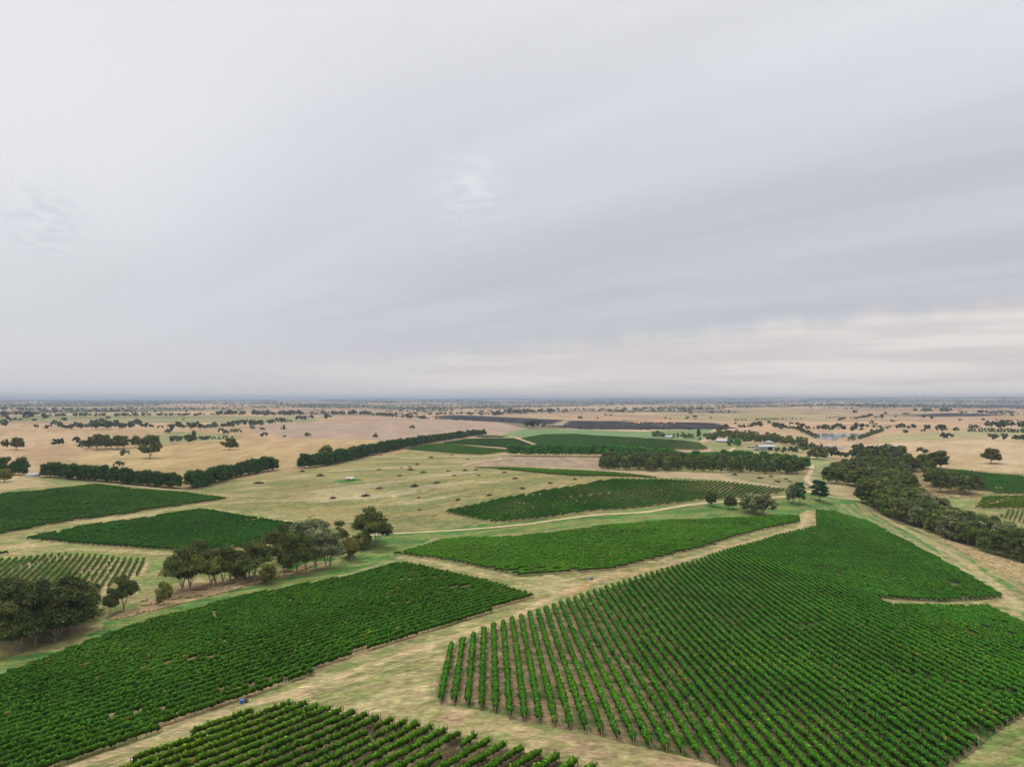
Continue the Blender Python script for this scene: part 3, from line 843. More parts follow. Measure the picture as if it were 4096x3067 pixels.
for zi, (poly, ca, cb, size, stretch, cc) in enumerate(ZONES):
    m = inpoly(ZPX, ZPY, poly)
    if not m.any():
        continue
    P = np.array(poly, float)
    # streaks follow the long way of the zone
    k = np.where(m)[0]
    x, y = GX[k], GY[k]
    th = 0.45 if zi not in (3,) else 0.9
    if stretch >= 4:
        cxm, cym = x - x.mean(), y - y.mean()
        th = 0.5 * math.atan2(2 * (cxm * cym).mean(), (cxm * cxm).mean() - (cym * cym).mean())
    xr = x * math.cos(th) + y * math.sin(th)
    yr = -x * math.sin(th) + y * math.cos(th)
    f = fbm(xr / stretch, yr, size, 4, 40 + zi, 0.6)
    f2 = fbm(xr / (stretch * 2), yr, size * 0.22, 2, 90 + zi, 0.6)
    w = sstep(-0.28, 0.32, f + 0.45 * f2)[:, None]
    c_ = np.array(ca) * w + np.array(cb) * (1 - w)
    if cc is not None:
        w3 = sstep(0.12, 0.42, fbm(xr / stretch + 90, yr, size * 1.6, 3, 140 + zi))[:, None] * 0.8
        c_ = c_ * (1 - w3) + np.array(cc) * w3
    colr[k] = c_

# soil and grass between the vine rows
for bi, B in enumerate(BLOCKS):
    G = B['G']
    m = inpoly(GX, GY, G)
    k = np.where(m)[0]
    if not len(k):
        continue
    x, y = GX[k], GY[k]
    ux, uy = B['u']
    q = x * uy - y * ux
    s = x * ux + y * uy
    ph = (q - B['q0']) / B['sp']
    ri = np.floor(ph + 0.5)
    fr = ph - ri                                   # 0 on the vine line, +-0.5 in mid row
    a = np.abs(fr)
    patch = sstep(-0.1, 0.25, fbm(s / 5 + ri * 7.3, ri * 3.1 + 0 * s, 1.0, 2, 50 + bi))     # each inter-row changes along its length
    patch2 = sstep(0.0, 0.3, fbm(x, y, 28, 3, 60 + bi))
    dkg, tan, brn, strw = np.array([0.060, 0.125, 0.032]), np.array([0.33, 0.26, 0.145]), np.array([0.25, 0.185, 0.115]), np.array([0.47, 0.37, 0.20])
    kind = B['soil']
    if kind == 1:
        west = (1 - sstep(10, 60, x + 0.031 * y))
        g = np.clip(patch * 0.72 + 0.30 * (1 - west), 0, 1)
        c_ = brn[None] * (1 - g[:, None]) + dkg[None] * g[:, None]
        c_ = c_ * (0.85 + 0.45 * west)[:, None]
        pale = (sstep(0.16, 0.22, a) * (1 - sstep(0.27, 0.36, a)) * sstep(-0.05, 0.25, fbm(s, ri * 5, 14, 2, 71)) * (fr > 0))[:, None]
        c_ = c_ * (1 - 0.8 * pale) + strw * 0.8 * pale
    elif kind == 3:
        c_ = np.array([0.10, 0.075, 0.05])[None] * np.ones((len(k), 1))
        g = patch[:, None]
        c_ = c_ * (1 - 0.55 * g) + np.array([0.30, 0.235, 0.14]) * 0.55 * g
    elif kind == 4:
        c_ = np.array([0.43, 0.335, 0.195]) * (1 - patch2[:, None]) + np.array([0.26, 0.27, 0.11]) * patch2[:, None]
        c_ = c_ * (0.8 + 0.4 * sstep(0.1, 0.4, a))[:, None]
    else:
        c_ = tan[None] * (1 - patch2[:, None] * 0.6) + dkg[None] * patch2[:, None] * 0.6
        pale = (sstep(0.30, 0.5, a) * sstep(-0.1, 0.3, fbm(s, ri * 5, 10, 2, 72)))[:, None]
        c_ = c_ * (1 - 0.5 * pale) + strw * 0.5 * pale
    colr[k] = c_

for pts, hw, c_, st in WORN:
    P = np.array(pts, float)
    X, Y, Z = at(P[:, 0], P[:, 1])
    pl = list(zip(X, Y))
    R = hw * 3 + 3
    bb = front & (GX > X.min() - R) & (GX < X.max() + R) & (GY > Y.min() - R) & (GY < Y.max() + R)
    k = np.where(bb)[0]
    d = dist_line(wxn[k], wyn[k], pl)
    w = st * (1 - sstep(hw * 0.5, hw * 1.8, d)) * sstep(-0.65, 0.0, fbm(GX[k], GY[k], 7 + hw, 3, 77))
    colr[k] = colr[k] * (1 - w[:, None]) + np.array(c_) * w[:, None]

for pts, offs in RUTS:
    P = np.array(pts, float)
    X, Y, Z = at(P[:, 0], P[:, 1])
    tx, ty = np.gradient(X), np.gradient(Y)
    L = np.hypot(tx, ty)
    for o_ in offs:
        xo, yo = X - ty / L * o_, Y + tx / L * o_
        bb = front & (GX > xo.min() - 4) & (GX < xo.max() + 4) & (GY > yo.min() - 4) & (GY < yo.max() + 4)
        k = np.where(bb)[0]
        d = dist_line(GX[k], GY[k], list(zip(xo, yo)))
        wd = 0.30 + 0.0009 * dist[k]
        w = 0.62 * (1 - sstep(0.4, 1.5, d / wd)) * sstep(-0.75, -0.1, fbm(GX[k], GY[k], 14, 2, 78))
        colr[k] = colr[k] * (1 - w[:, None]) + np.array([0.52, 0.425, 0.26]) * w[:, None]

# overall mottling, everywhere in metres
mot = 1 + (0.26 * fbm(GX, GY, 5.5, 3, 81) + 0.30 * fbm(GX / 2.4, GY, 1.6, 3, 85, 0.7)) * (1 - sstep(300, 1000, dist)) + 0.16 * fbm(GX, GY, 60, 3, 82)
gl = (1 - sstep(500, 1300, dist))[:, None]
green = sstep(-0.05, 0.35, fbm(GX / 2.2, GY, 5, 4, 83, 0.65) + 0.4 * fbm(GX, GY, 45, 2, 84))[:, None] * gl * front[:, None]
lumc = colr.mean(1, keepdims=True)
colr = colr * (1 - 0.20 * green) + (lumc * np.array([0.58, 0.80, 0.28])) * 0.20 * green
colr = colr * (np.array([0.86, 0.84, 0.80]) * gl + np.array([0.97, 0.92, 0.90]) * (1 - gl))
colr = np.clip(colr * mot[:, None], 0.012, 0.75)

ii = np.arange(nr - 1)[:, None] * na
jj = np.arange(na)[None, :]
jn = (jj + 1) % na
F = np.stack([(ii + jj), (ii + jn), (ii + na + jn), (ii + na + jj)], -1).reshape(-1, 4)
# closing fan under the camera
V = np.stack([GX, GY, GZ], 1)
V = np.vstack([V, [[0, 0, terrain(0.0, 0.0)]]])
fan = np.stack([np.full(na, len(V) - 1), (np.arange(na) + 1) % na, np.arange(na)], 1)
gm, nt, b = mat_new('ground_surface')
at_ = nt.nodes.new('ShaderNodeAttribute')
at_.attribute_name = 'Col'
geo = nt.nodes.new('ShaderNodeNewGeometry')
pos = geo.outputs['Position']
f1 = maprange(nt, noise_node(nt, 0.9, 6, 0.72, pos, (0.55, 1.0, 1)), 0.33, 0.67, 0.62, 1.38)
f2 = maprange(nt, noise_node(nt, 0.28, 4, 0.65, pos, (0.4, 1, 1)), 0.35, 0.65, 0.84, 1.16)
tint = noise_node(nt, 0.12, 4, 0.6, pos)
cc = scale_col(nt, at_.outputs['Color'], mul(nt, f1, f2))
hue = nt.nodes.new('ShaderNodeHueSaturation')
nt.links.new(maprange(nt, tint, 0.3, 0.7, 0.485, 0.515), hue.inputs['Hue'])
nt.links.new(cc, hue.inputs['Color'])
nt.links.new(hue.outputs[0], b.inputs['Base Color'])
b.inputs['Roughness'].default_value = 0.95
b.inputs['Specular IOR Level'].default_value = 0.02
bn = nt.nodes.new('ShaderNodeBump')
bn.inputs['Strength'].default_value = 0.7
bn.inputs['Distance'].default_value = 0.25
nt.links.new(noise_node(nt, 1.3, 5, 0.7, pos), bn.inputs['Height'])
nt.links.new(bn.outputs[0], b.inputs['Normal'])
me = mesh_np('ground', V, [F, fan], np.vstack([colr, colr[:1]]), gm, smooth=True)
link('ground', me, kind='structure')
del V, F, RR, AA, wxn, wyn, ZPX, ZPY, mx, my

# ---------------------------------------------------------------- tracks
tm, nt, b = mat_new('worn_earth')
at_ = nt.nodes.new('ShaderNodeAttribute')
at_.attribute_name = 'Col'
geo = nt.nodes.new('ShaderNodeNewGeometry')
f1 = maprange(nt, noise_node(nt, 0.7, 5, 0.65, geo.outputs['Position']), 0.25, 0.75, 0.78, 1.22)
nt.links.new(scale_col(nt, at_.outputs['Color'], f1), b.inputs['Base Color'])
b.inputs['Roughness'].default_value = 0.95


def smooth_line(P, step):
    P = np.asarray(P, float)
    seg = np.hypot(*(P[1:] - P[:-1]).T)
    t = np.concatenate([[0], np.cumsum(seg)])
    n = max(int(t[-1] / step), 3)
    tt = np.linspace(0, t[-1], n)
    X = np.interp(tt, t, P[:, 0])
    Y = np.interp(tt, t, P[:, 1])
    kk = max(3, int(9 / step)) | 1
    if n > kk * 2:
        ker = np.ones(kk) / kk
        Xp = np.convolve(np.pad(X, kk // 2, 'edge'), ker, 'valid')
        Yp = np.convolve(np.pad(Y, kk // 2, 'edge'), ker, 'valid')
        X[1:-1], Y[1:-1] = Xp[1:-1], Yp[1:-1]
    return X, Y


for lab, hw, pts in TRACKS:
    P = np.array(pts, float)
    X, Y, Z = at(P[:, 0], P[:, 1])
    X, Y = smooth_line(np.stack([X, Y], 1), 1.5)
    tx, ty = np.gradient(X), np.gradient(Y)
    L = np.hypot(tx, ty) + 1e-9
    nx, ny = -ty / L, tx / L
    offs = np.array([-1, -0.7, -0.42, -0.15, 0.15, 0.42, 0.7, 1.0])
    s_ = np.arange(len(X)) * 1.5
    vx, vy, vc = [], [], []
    rut, crown_, edge_ = np.array([0.56, 0.42, 0.255]), np.array([0.43, 0.345, 0.195]), np.array([0.48, 0.35, 0.20])
    for o_, c_ in zip(offs, (edge_, rut, rut, crown_, crown_, rut, rut, edge_)):
        wob = 1 + (0.35 * fbm(s_, o_ * 9 + 0 * s_, 7, 3, 5) if abs(o_) == 1 else 0)
        vx.append(X + nx * hw * o_ * wob)
        vy.append(Y + ny * hw * o_ * wob)
        vc.append(c_[None] * (1 + 0.25 * fbm(s_, o_ * 5 + 0 * s_, 11, 3, 6))[:, None])
    vx, vy = np.array(vx).T, np.array(vy).T
    vc = np.array(vc).transpose(1, 0, 2)
    dd = np.hypot(vx, vy)
    vz = terrain(vx, vy) + 0.03 + dd * 6e-5
    n, m = vx.shape
    i_ = np.arange(n - 1)[:, None] * m
    j_ = np.arange(m - 1)[None]
    F = np.stack([i_ + j_, i_ + j_ + 1, i_ + m + j_ + 1, i_ + m + j_], -1).reshape(-1, 4)
    me = mesh_np('dirt_track', np.stack([vx.ravel(), vy.ravel(), vz.ravel()], 1), F, vc.reshape(-1, 3), tm, smooth=True)
    link('dirt_track', me, kind='structure', label=lab)

# ---------------------------------------------------------------- dam water
wmt, nt, b = mat_new('dam_water')
b.inputs['Base Color'].default_value = (0.10, 0.115, 0.10, 1)
b.inputs['Roughness'].default_value = 0.13
b.inputs['Specular IOR Level'].default_value = 0.6
bn = nt.nodes.new('ShaderNodeBump')
bn.inputs['Strength'].default_value = 0.04
geo = nt.nodes.new('ShaderNodeNewGeometry')
nt.links.new(noise_node(nt, 0.5, 3, 0.5, geo.outputs['Position']), bn.inputs['Height'])
nt.links.new(bn.outputs[0], b.inputs['Normal'])
for lab, pts in DAMS:
    P = np.array(pts, float)
    X, Y, Z = at(P[:, 0], P[:, 1])
    n = len(X)
    zc = float(terrain(X.mean(), Y.mean())) + 0.35
    cx_, cy_ = X.mean(), Y.mean()
    bpy_me = bpy.data.meshes.new('dam_water')
    bpy_me.from_pydata([(x, y, zc) for x, y in zip(X, Y)], [], [list(range(n))])
    bpy_me.materials.append(wmt)
    o = link('water', bpy_me, kind='structure', label=lab)
    if bpy_me.polygons[0].normal.z < 0:
        bpy_me.flip_normals()

# ---------------------------------------------------------------- vines
vine_mat, nt, b = mat_new('vine_leaves')
at_ = nt.nodes.new('ShaderNodeAttribute')
at_.attribute_name = 'Col'
geo = nt.nodes.new('ShaderNodeNewGeometry')
f1 = maprange(nt, noise_node(nt, 1.6, 3, 0.6, geo.outputs['Position']), 0.25, 0.75, 0.72, 1.28)
nt.links.new(scale_col(nt, at_.outputs['Color'], f1), b.inputs['Base Color'])
b.inputs['Roughness'].default_value = 0.6
b.inputs['Specular IOR Level'].default_value = 0.04
post_mat = flat_material('weathered_post', (0.22, 0.185, 0.14), 0.9, 0.25, 3.0)
stem_mat = flat_material('vine_wood', (0.085, 0.06, 0.04), 0.9, 0.3, 5.0)
VR = np.random.RandomState(5)


def canopy_mesh(x0, y0, x1, y1, B, lod, seed):
    """leafy hedge from (x0,y0) to (x1,y1): a lumpy shell with loose leaf clusters on it"""
    L = math.hypot(x1 - x0, y1 - y0)
    ux, uy = (x1 - x0) / L, (y1 - y0) / L
    ds, lpm, lsz = ((0.42, 21, 0.20), (0.7, 12, 0.23), (1.3, 4.5, 0.30))[lod]
    wid = B['wid']
    n = max(int(L / ds) + 1, 3)
    s = np.linspace(0, L, n)
    cx, cy = x0 + ux * s, y0 + uy * s
    vig = 1 + 0.30 * fbm(cx, cy, 35, 2, 201) + 0.35 * fbm(s + seed * 31.7, 0 * s + seed, 6.0, 3, 202)
    lump = 1 + 0.45 * fbm(s + seed * 5.1, 0 * s + seed, 2.6, 2, 208) + (0.20, 0.12, 0.08)[lod] * VR.randn(n)
    w = 0.56 * wid * np.clip(vig * lump, 0.30, 1.7)
    h = 1.42 + 0.38 * np.clip(vig, 0.4, 1.5) + (0.17, 0.10, 0.05)[lod] * VR.randn(n)
    gapn = fbm(s + seed * 13.1, 0 * s + seed * 2.3, 9.0, 2, 203)
    gap = gapn > (0.47 if B['soil'] != 4 else 0.38)
    # a dead spell in the field
    gap |= fbm(cx, cy, 21, 2, 204) > 0.64
    edge = gap.copy()
    edge[0] = edge[-1] = True
    w = np.where(edge, w * 0.35, w)
    h = np.where(edge, 1.05, h)
    prof = np.array([(-0.30, 0.78), (-0.72, 1.15), (-1.0, 1.62), (-0.45, 1.95), (0.45, 1.95), (1.0, 1.62), (0.72, 1.15), (0.30, 0.78)])
    if lod == 2:
        prof = prof[[0, 1, 3, 4, 6, 7]]
    m = len(prof)
    off = prof[:, 0][None] * w[:, None] + VR.randn(n, m) * (0.15, 0.10, 0.05)[lod]
    hh = prof[:, 1][None] / 1.95 * h[:, None] + VR.randn(n, m) * (0.15, 0.09, 0.04)[lod]
    al = VR.randn(n, m) * ds * 0.22
    gz = terrain(cx, cy)
    X = cx[:, None] - uy * off + ux * al
    Y = cy[:, None] + ux * off + uy * al
    Z = gz[:, None] + hh
    V = [np.stack([X.ravel(), Y.ravel(), Z.ravel()], 1)]
    i_ = np.arange(n - 1)[:, None] * m
    j_ = np.arange(m - 1)[None]
    keep = ~(gap[:-1] & gap[1:])
    q = np.stack([i_ + j_, i_ + m + j_, i_ + m + j_ + 1, i_ + j_ + 1], -1)[keep].reshape(-1, 4)
    Fq = [q]
    base = np.array(B['tint']) * 0.90
    field = 1 + 0.28 * fbm(cx, cy, 30, 3, 205)
    warm = sstep(-0.15, 0.5, fbm(cx, cy, 42, 3, 206))
    cs_ = base[None] * field[:, None]
    cs_ = cs_ * (1 - 0.35 * warm[:, None]) + (cs_ * np.array([1.75, 1.12, 0.85])) * 0.35 * warm[:, None]
    sick = (fbm(cx, cy, 4.0, 2, 207) > 0.52)[:, None] * 0.6
    cs_ = cs_ * (1 - sick) + np.array([0.26, 0.21, 0.05]) * sick
    pf = (0.20 + 0.42 * (prof[:, 1] - 0.78) / 1.17)[None, :, None]      # older leaves below, young shoots on top; sides also darkened as painted shade
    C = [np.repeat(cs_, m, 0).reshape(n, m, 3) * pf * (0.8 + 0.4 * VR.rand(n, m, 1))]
    C[0] = C[0].reshape(-1, 3)
    # leaf clusters
    k = int(L * lpm)
    ls = VR.rand(k) * L
    gi = np.clip((ls / L * (n - 1)).astype(int), 0, n - 1)
    ok = ~gap[gi]
    ls, gi = ls[ok], gi[ok]
    k = len(ls)
    if k:
        th = VR.rand(k) * 2.5 + 0.32                    # around the top half of the section
        th = np.where(VR.rand(k) < 0.25, th * 1.15 - 0.3, th)
        ww, hx = w[gi], h[gi]
        o_ = np.cos(th) * ww * (0.95 + 0.28 * VR.rand(k))
        zt = 1.15 + (hx - 1.15) * np.sin(th) * (0.95 + 0.30 * VR.rand(k)) + np.where(VR.rand(k) < 0.15, 0.38 * VR.rand(k), 0)
        cx_, cy_ = x0 + ux * ls - uy * o_, y0 + uy * ls + ux * o_
        cz_ = gz[gi] + zt
        sz = lsz * (0.6 + 0.8 * VR.rand(k))
        a1 = VR.randn(k, 3)
        nrm = np.stack([-uy * np.cos(th), ux * np.cos(th), np.sin(th) + 0.3], 1) + 0.75 * VR.randn(k, 3)
        nrm /= np.linalg.norm(nrm, axis=1)[:, None]
        a = np.cross(nrm, a1)
        a /= np.linalg.norm(a, axis=1)[:, None] + 1e-9
        bb = np.cross(nrm, a)
        c0 = np.stack([cx_, cy_, cz_], 1)
        sa, sb = sz[:, None], (sz * (0.55 + 0.4 * VR.rand(k)))[:, None]
        v = np.stack([c0 - a * sa, c0 - bb * sb, c0 + a * sa, c0 + bb * sb], 1).reshape(-1, 3)
        b0 = len(V[0])
        V.append(v)
        Fq.append(np.arange(b0, b0 + 4 * k).reshape(-1, 4))
        lc = cs_[gi] * (0.42 + 1.15 * VR.rand(k, 1)) * (0.42 + 0.86 * np.sin(np.clip(th, 0, 3.14)) ** 2)[:, None]   # pale shoots on top; shade between rows painted into the side leaves
        yl = (VR.rand(k, 1) < 0.14)
        lc = np.where(yl, lc * np.array([1.7, 1.15, 0.9]), lc)
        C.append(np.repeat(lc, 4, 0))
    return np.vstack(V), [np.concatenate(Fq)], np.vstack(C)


def post_geo(x, y, h=1.75, r=0.075, lean=(0, 0)):
    z = float(terrain(x, y))
    a = np.arange(6) * math.pi / 3
    ring = np.stack([np.cos(a) * r, np.sin(a) * r], 1)
    V = [(x + c, y + s_, z - 0.1) for c, s_ in ring] + [(x + c * 0.85 + lean[0], y + s_ * 0.85 + lean[1], z + h) for c, s_ in ring] + [(x + lean[0], y + lean[1], z + h + 0.02)]
    F4 = [(i, (i + 1) % 6, 6 + (i + 1) % 6, 6 + i) for i in range(6)]
    F3 = [(6 + i, 6 + (i + 1) % 6, 12) for i in range(6)]
    return np.array(V), np.array(F4), np.array(F3)


def boxes_mesh(name, cen, half, mat):
    """many small upright boxes as one mesh"""
    cen = np.asarray(cen, float)
    half = np.asarray(half, float)
    sg = np.array([(-1, -1, -1), (1, -1, -1), (1, 1, -1), (-1, 1, -1), (-1, -1, 1), (1, -1, 1), (1, 1, 1), (-1, 1, 1)], float)
    V = (cen[:, None, :] + sg[None] * half[:, None, :]).reshape(-1, 3)
    f = np.array([(0, 3, 2, 1), (4, 5, 6, 7), (0, 1, 5, 4), (1, 2, 6, 5), (2, 3, 7, 6), (3, 0, 4, 7)])
    F = (f[None] + np.arange(len(cen))[:, None, None] * 8).reshape(-1, 4)
    return mesh_np(name, V, F, None, mat)


ROWS = []
for bi, B in enumerate(BLOCKS):
    G, (ux, uy), sp = B['G'], B['u'], B['sp']
    sG = G[:, 0] * ux + G[:, 1] * uy
    nrow = int((B['q1'] - B['q0']) / sp) + 1
    lst = []
    for k in range(nrow):
        q = B['q0'] + k * sp
        s = np.arange(sG.min() - 2, sG.max() + 2, 0.5)
        x, y = ux * s + uy * q, uy * s - ux * q
        m = inpoly(x, y, G)
        d = np.diff(np.concatenate([[0], m.astype(int), [0]]))
        for a, e in zip(np.where(d == 1)[0], np.where(d == -1)[0]):
            if (e - a) * 0.5 < 4.0:
                continue
            lst.append((x[a], y[a], x[e - 1], y[e - 1]))
    if B['step'] < 0:
        lst = lst[::-1]
    for i, r in enumerate(lst):
        xs, ys_ = np.linspace(r[0], r[2], 9), np.linspace(r[1], r[3], 9)
        PX, PY = proj(xs, ys_, terrain(xs, ys_))
        inside = ((PX > -40) & (PX < 4136) & (PY < 3110)).mean()
        dm = np.hypot(xs, ys_).min()
        Lr = math.hypot(r[2] - r[0], r[3] - r[1])
        show = inside * Lr * (2800 / np.hypot(xs.mean(), ys_.mean())) ** 2
        if inside == 0:
            continue
        ROWS.append(dict(B=B, i=i + 1, r=r, d=dm, show=show, seed=bi * 100 + i))
print('vine rows', len(ROWS), {B['key']: sum(1 for r in ROWS if r['B'] is B) for B in BLOCKS})
order = sorted(range(len(ROWS)), key=lambda i: -ROWS[i]['show'])
single = set(order[:298])
restV, restF, restC, nb_ = [], [], [], 0
for i, R in enumerate(ROWS):
    B = R['B']
    x0, y0, x1, y1 = R['r']
    lod = 0 if R['d'] < 255 else (1 if R['d'] < 560 else 2)
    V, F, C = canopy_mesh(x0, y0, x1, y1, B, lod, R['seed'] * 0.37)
    if i not in single:
        restV.append(V)
        restF.append(F[0] + nb_)
        restC.append(C)
        nb_ += len(V)
        continue
    lab = B['label'].format(o=ordinal(R['i']))
    # the block's rows are rooted at the row end
    if R['d'] < 420 and B['key'] != 'scrap':
        zr = float(terrain(x0, y0))
        root = thing('vine_row', lab, 'vine row', (x0, y0, zr), group='vine rows of the ' + B['key'] + ' block')
        O = np.array([x0, y0, zr])
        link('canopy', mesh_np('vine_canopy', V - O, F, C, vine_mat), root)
        ux, uy = B['u']
        for (ex, ey, sg) in ((x0, y0, -1), (x1, y1, 1)):
            if R['d'] < 420:
                Vp, F4, F3 = post_geo(ex + sg * ux * 0.35, ey + sg * uy * 0.35, 1.7, 0.10, (sg * ux * 0.08, sg * uy * 0.08))
                link('end_post', mesh_np('end_post', Vp - O, [F4, F3], None, post_mat), root)
        if R['d'] < 290:
            L = math.hypot(x1 - x0, y1 - y0)
            st = np.arange(1.0, L, 2.1) + VR.randn(len(np.arange(1.0, L, 2.1))) * 0.12
            tx, ty = x0 + ux * st, y0 + uy * st
            tz = terrain(tx, ty)
            cen = np.stack([tx, ty, tz + 0.45], 1) - O
            half = np.tile([0.045, 0.045, 0.55], (len(st), 1))
            isp = (np.arange(len(st)) % 3 == 0)
            half[isp] = [0.05, 0.05, 0.8]
            cen[isp, 2] += 0.25
            link('vine_trunks', boxes_mesh('vine_trunks', cen, half, stem_mat), root, kind='stuff')
    else:
        O = np.array([x0, y0, float(terrain(x0, y0))])
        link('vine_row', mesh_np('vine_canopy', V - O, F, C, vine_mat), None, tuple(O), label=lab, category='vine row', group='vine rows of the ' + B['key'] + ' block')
if restV:
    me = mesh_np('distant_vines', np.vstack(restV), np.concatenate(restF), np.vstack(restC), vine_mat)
    link('distant_vines', me, None, None, kind='stuff', label='remaining vine rows of the far and edge-on green blocks', category='vines')
del restV, restF, restC

# ---------------------------------------------------------------- trees
leaf_mat = col_material('tree_leaves', 0.7, 0.30, 0.5, obj_var=0.16, spec=0.03, world=False)
bark_mat = flat_material('gum_bark', (0.33, 0.285, 0.23), 0.9, 0.35, 1.2)
dark_bark = flat_material('dark_bark', (0.10, 0.08, 0.06), 0.95, 0.3, 1.2)


def tube(pts, radii, sides=6):
    P = np.asarray(pts, float)
    n = len(P)
    V, F = [], []
    for i in range(n):
        d = P[min(i + 1, n - 1)] - P[max(i - 1, 0)]
        d /= np.linalg.norm(d) + 1e-9
        r = np.array([1, 0, 0]) if abs(d[0]) < 0.9 else np.array([0, 1, 0])
        a = np.cross(d, r)
        a /= np.linalg.norm(a)
        b_ = np.cross(d, a)
        for k in range(sides):
            t = 2 * math.pi * k / sides
            V.append(P[i] + radii[i] * (a * math.cos(t) + b_ * math.sin(t)))
    for i in range(n - 1):
        for k in range(sides):
            F.append((i * sides + k, i * sides + (k + 1) % sides, (i + 1) * sides + (k + 1) % sides, (i + 1) * sides + k))
    return np.array(V), np.array(F)


class Geo:
    def __init__(s):
        s.V, s.F, s.n = [], [], 0

    def add(s, V, F):
        s.V.append(V)
        s.F.append(np.asarray(F) + s.n)
        s.n += len(V)

    def mesh(s, name, mat, smooth=True):
        return mesh_np(name, np.vstack(s.V), [f for f in s.F], None, mat, smooth)


STYLES = {
    # H, W: metres of the model; base: bare stem share; pal: leaf colours
    'gum': dict(H=12, W=11, base=0.15, nc=30, cr=(0.13, 0.20), flat=0.80, limbs=5, pal=[(0.132, 0.153, 0.041), (0.099, 0.130, 0.039), (0.172, 0.169, 0.046), (0.079, 0.111, 0.034)]),
    'greygum': dict(H=12, W=10, base=0.13, nc=28, cr=(0.13, 0.20), flat=0.85, limbs=5, pal=[(0.198, 0.227, 0.109), (0.145, 0.182, 0.081), (0.238, 0.247, 0.115)]),
    'bush': dict(H=6, W=5.5, base=0.12, nc=18, cr=(0.17, 0.24), flat=0.9, limbs=4, pal=[(0.198, 0.202, 0.052), (0.251, 0.227, 0.060), (0.145, 0.169, 0.048)]),
    'creek': dict(H=13, W=9, base=0.07, nc=30, cr=(0.14, 0.21), flat=0.95, limbs=4, pal=[(0.092, 0.150, 0.034), (0.132, 0.182, 0.037), (0.066, 0.111, 0.030), (0.185, 0.195, 0.044), (0.119, 0.130, 0.048)]),
    'dense': dict(H=13, W=11, base=0.03, nc=34, cr=(0.14, 0.21), flat=0.9, limbs=4, pal=[(0.060, 0.085, 0.026), (0.085, 0.105, 0.030), (0.042, 0.062, 0.022), (0.11, 0.12, 0.036)]),
    'windbreak': dict(H=11, W=8.5, base=0.03, nc=34, cr=(0.17, 0.24), flat=1.0, limbs=2, col=1, pal=[(0.040, 0.111, 0.023), (0.059, 0.104, 0.025), (0.092, 0.098, 0.028), (0.029, 0.091, 0.023)]),
    'pine': dict(H=12, W=9, base=0.13, nc=30, cr=(0.16, 0.23), flat=0.8, limbs=2, pal=[(0.066, 0.215, 0.034), (0.050, 0.163, 0.030), (0.099, 0.254, 0.041)]),
    'belt': dict(H=13, W=6.5, base=0.05, nc=28, cr=(0.17, 0.26), flat=1.2, limbs=2, col=1, pal=[(0.090, 0.156, 0.046), (0.125, 0.182, 0.052), (0.172, 0.195, 0.069), (0.066, 0.120, 0.039)]),
    'cypress': dict(H=14, W=13, base=0.14, nc=26, cr=(0.13, 0.19), flat=0.5, limbs=3, pal=[(0.026, 0.111, 0.032), (0.040, 0.137, 0.037), (0.020, 0.081, 0.025)]),
}


